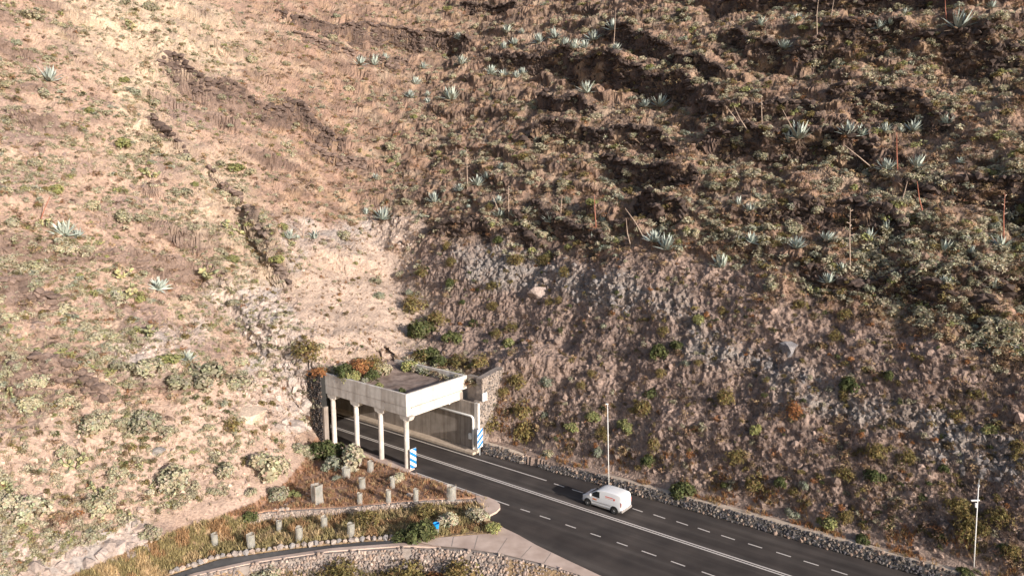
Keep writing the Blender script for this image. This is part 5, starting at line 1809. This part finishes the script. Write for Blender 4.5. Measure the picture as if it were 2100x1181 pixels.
for i, (q, r, lab) in enumerate([(W(-67.4, 61.6, 7.5), 1.0, 'sandy boulder at the far end of the right-hand roof parapet'), (W(-67.9, 60.7, 7.6), .8, 'smaller sandy boulder at the back edge of the roof soil'), (W(-66.6, 62.1, 7.4), .8, 'brown boulder behind the far end of the right-hand roof parapet')]):
    V, Fc, c0 = BR[(i + 2) % 5]
    m_ = big_mesh('boulder', V * np.array([r * 1.3, r, r * .9]), Fc, np.tile(np.array([(.42, .32, .265), (.4, .31, .26), (.25, .185, .155)][i]), (len(V), 1)))
    tag(obj('boulder', m_, M['stone'], loc=q), lab, 'boulder', 'boulders on the slope')
KS = []
for i in range(4):
    V, Fc, c0 = rock_variants(4, 90, ICO1)[i]
    m_ = big_mesh('kerb_stone', V * np.array([.3, .24, .24]), Fc, np.tile(np.array([(.34, .29, .26), (.25, .235, .235), (.4, .31, .26), (.29, .25, .235)][i]), (len(V), 1))); m_.materials.append(M['stone']); KS.append(m_)
us2 = np.linspace(un(352, 1175, -1.4)[0] / un(352, 1175, -1.4)[1], un(815, 1103, -.3)[0] / un(815, 1103, -.3)[1], 40)
for i, u in enumerate(us2):
    d = np.interp(u, KBu, KBd) + .12 + random.uniform(-.06, .1); z = np.interp(u, KBu, KBz)
    o = bpy.data.objects.new('kerb_stone', KS[i % 4]); link(o); o.location = (u * d, d, z + .1)
    s_ = random.uniform(.8, 1.45); o.scale = (s_, s_, s_); o.rotation_euler = (random.uniform(-.3, .3), random.uniform(-.3, .3), random.uniform(0, 6))
    a_, b_ = project(np.array([u * d, d, z + .1]))
    tag(o, uniq(f"{['pinkish', 'grey', 'tan', 'brown-grey'][i % 4]} edging stone in the row along the side road", float(a_), float(b_)), 'edging stone', 'edging stones along the side road')


# ------------------------------------------------------------------ tree guards and the blue bin
def guard(px, py, wpx, hpx, label, square=False, lean=0., plant=True):
    p, n = hit(px, py)
    r = wpx / 2 * p[1] / F * .88; h = hpx * p[1] / F * 1.1
    rt = empty('tree_guard', tuple(p), random.uniform(0, 1)); tag(rt, label, 'tree guard', 'pale mesh tree guards on the terraces')
    m_ = MB(); n_ = 4 if square else 14
    rr = r * (1.25 if square else 1)
    V = []; rows_ = 5
    for k in range(rows_ + 1):
        for j in range(n_):
            a = 2 * PI * j / n_ + (PI / 4 if square else 0)
            w_ = rr * (1 + .05 * math.sin(3 * a + k + px))
            V.append((w_ * math.cos(a) + lean * k / rows_, w_ * math.sin(a), h * k / rows_ + .04 * math.sin(2 * a + px) * (k == rows_)))
    Fq = [(k * n_ + j, k * n_ + (j + 1) % n_, (k + 1) * n_ + (j + 1) % n_, (k + 1) * n_ + j) for k in range(rows_) for j in range(n_)]
    m_.add(V, Fq); m_.build('mesh_sleeve', M['guard'], rt)
    for a in ((0.3,) if not square else (PI / 4, 5 * PI / 4)):
        s_ = MB(); s_.tube([(rr * math.cos(a), rr * math.sin(a), -.1), (rr * math.cos(a) + lean, rr * math.sin(a), h * 1.06)], .025, 6); s_.build('stake', M['bark'], rt)
    if plant:
        km = KM['sage' if not square else 'green'][0]
        f_ = bpy.data.objects.new('sapling', km[0]); link(f_, rt); f_.scale = (r * .85, r * .85, h * .55); f_.location = (0, 0, h * .38)
    return rt


for a in [(710, 978, 21, 20, 'wide pale guard half hidden by grass, in front of the large round sage shrub'), (760, 967, 15, 22, 'pale guard standing in front of the third canopy column'),
          (743, 1003, 16, 24, 'pale guard in the middle of the upper terrace, nearer the columns'), (805, 1000, 12, 23, 'slim pale guard in front of the spiky pale shrub'),
          (738, 1032, 13, 22, 'slim pale guard just above the terrace wall, leftmost of its row of three'), (797, 1029, 13, 25, 'slim pale guard just above the terrace wall, middle of its row of three'),
          (853, 1026, 13, 24, 'slim pale guard above the terrace wall, beside the small white stone'), (441, 1121, 16, 29, 'pale guard at the far left end of the lower terrace'),
          (515, 1125, 20, 32, 'widest guard of the lower terrace, second from its left end'), (573, 1089, 14, 23, 'faint guard against the terrace wall behind pale grass'),
          (614, 1110, 17, 31, 'pale guard with a leafy top near the edging stones'), (665, 1083, 16, 25, 'pale guard against the terrace wall, left of the lone olive bush'),
          (720, 1101, 18, 29, 'pale guard on the lower terrace nearest the side road kerb')]:
    guard(*a[:4], a[4])
guard(926, 1024, 23, 29, 'squat wide net guard near the tip of the planted island', square=False)
guard(651, 1030, 24, 38, 'big square guard with a green plant sticking out at the slope foot', square=True)
p, n = hit(895, 1094)
bn = empty('waste_bin', tuple(p)); tag(bn, 'bright blue bucket set on a pale tube beside the leafy green bush', 'bin')
m_ = MB(); m_.lathe((0, 0, 0), [(.2, -.05), (.22, .5)], 16); m_.build('pale_base', M['guard'], bn)
m_ = MB(); m_.lathe((0, 0, .5), [(.2, 0), (.26, .42), (.28, .43), (.28, .46), (.24, .46), (.19, .08)], 18); m_.build('bucket', M['bin_blue'], bn)

# ------------------------------------------------------------------ light, sky, camera
sun_dir = Vector((.704, -.71, 0)).normalized()
el = math.radians(17)
to_sun = Vector((sun_dir.x * math.cos(el), sun_dir.y * math.cos(el), math.sin(el)))
ld = bpy.data.lights.new('sun', 'SUN'); ld.energy = 5.0; ld.angle = math.radians(.5); ld.color = (1.0, .91, .82)
lo_ = bpy.data.objects.new('sun', ld); link(lo_)
lo_.rotation_euler = to_sun.to_track_quat('Z', 'Y').to_euler()
w_ = bpy.data.worlds.new('World'); scene.world = w_; w_.use_nodes = True
nt = w_.node_tree
bg = nt.nodes['Background']; bg.inputs['Strength'].default_value = .115
sky = nt.nodes.new('ShaderNodeTexSky'); sky.sky_type = 'NISHITA'; sky.sun_disc = False
sky.sun_elevation = el; sky.sun_rotation = math.atan2(sun_dir.x, sun_dir.y)
sky.air_density = 1.0; sky.dust_density = 2.0
nt.links.new(sky.outputs[0], bg.inputs['Color'])
cd = bpy.data.cameras.new('camera'); cam = bpy.data.objects.new('camera', cd); link(cam)
cd.sensor_width = 36; cd.lens = F / 2100 * 36; cd.clip_end = 6000; cd.clip_start = .5
cam.location = (0, 0, CH); cam.rotation_euler = (math.radians(90) - TH, 0, 0)
scene.camera = cam
vs = scene.view_settings
vs.view_transform = 'Standard'; vs.look = 'None'; vs.exposure = .55; vs.gamma = 1; vs.use_curve_mapping = False
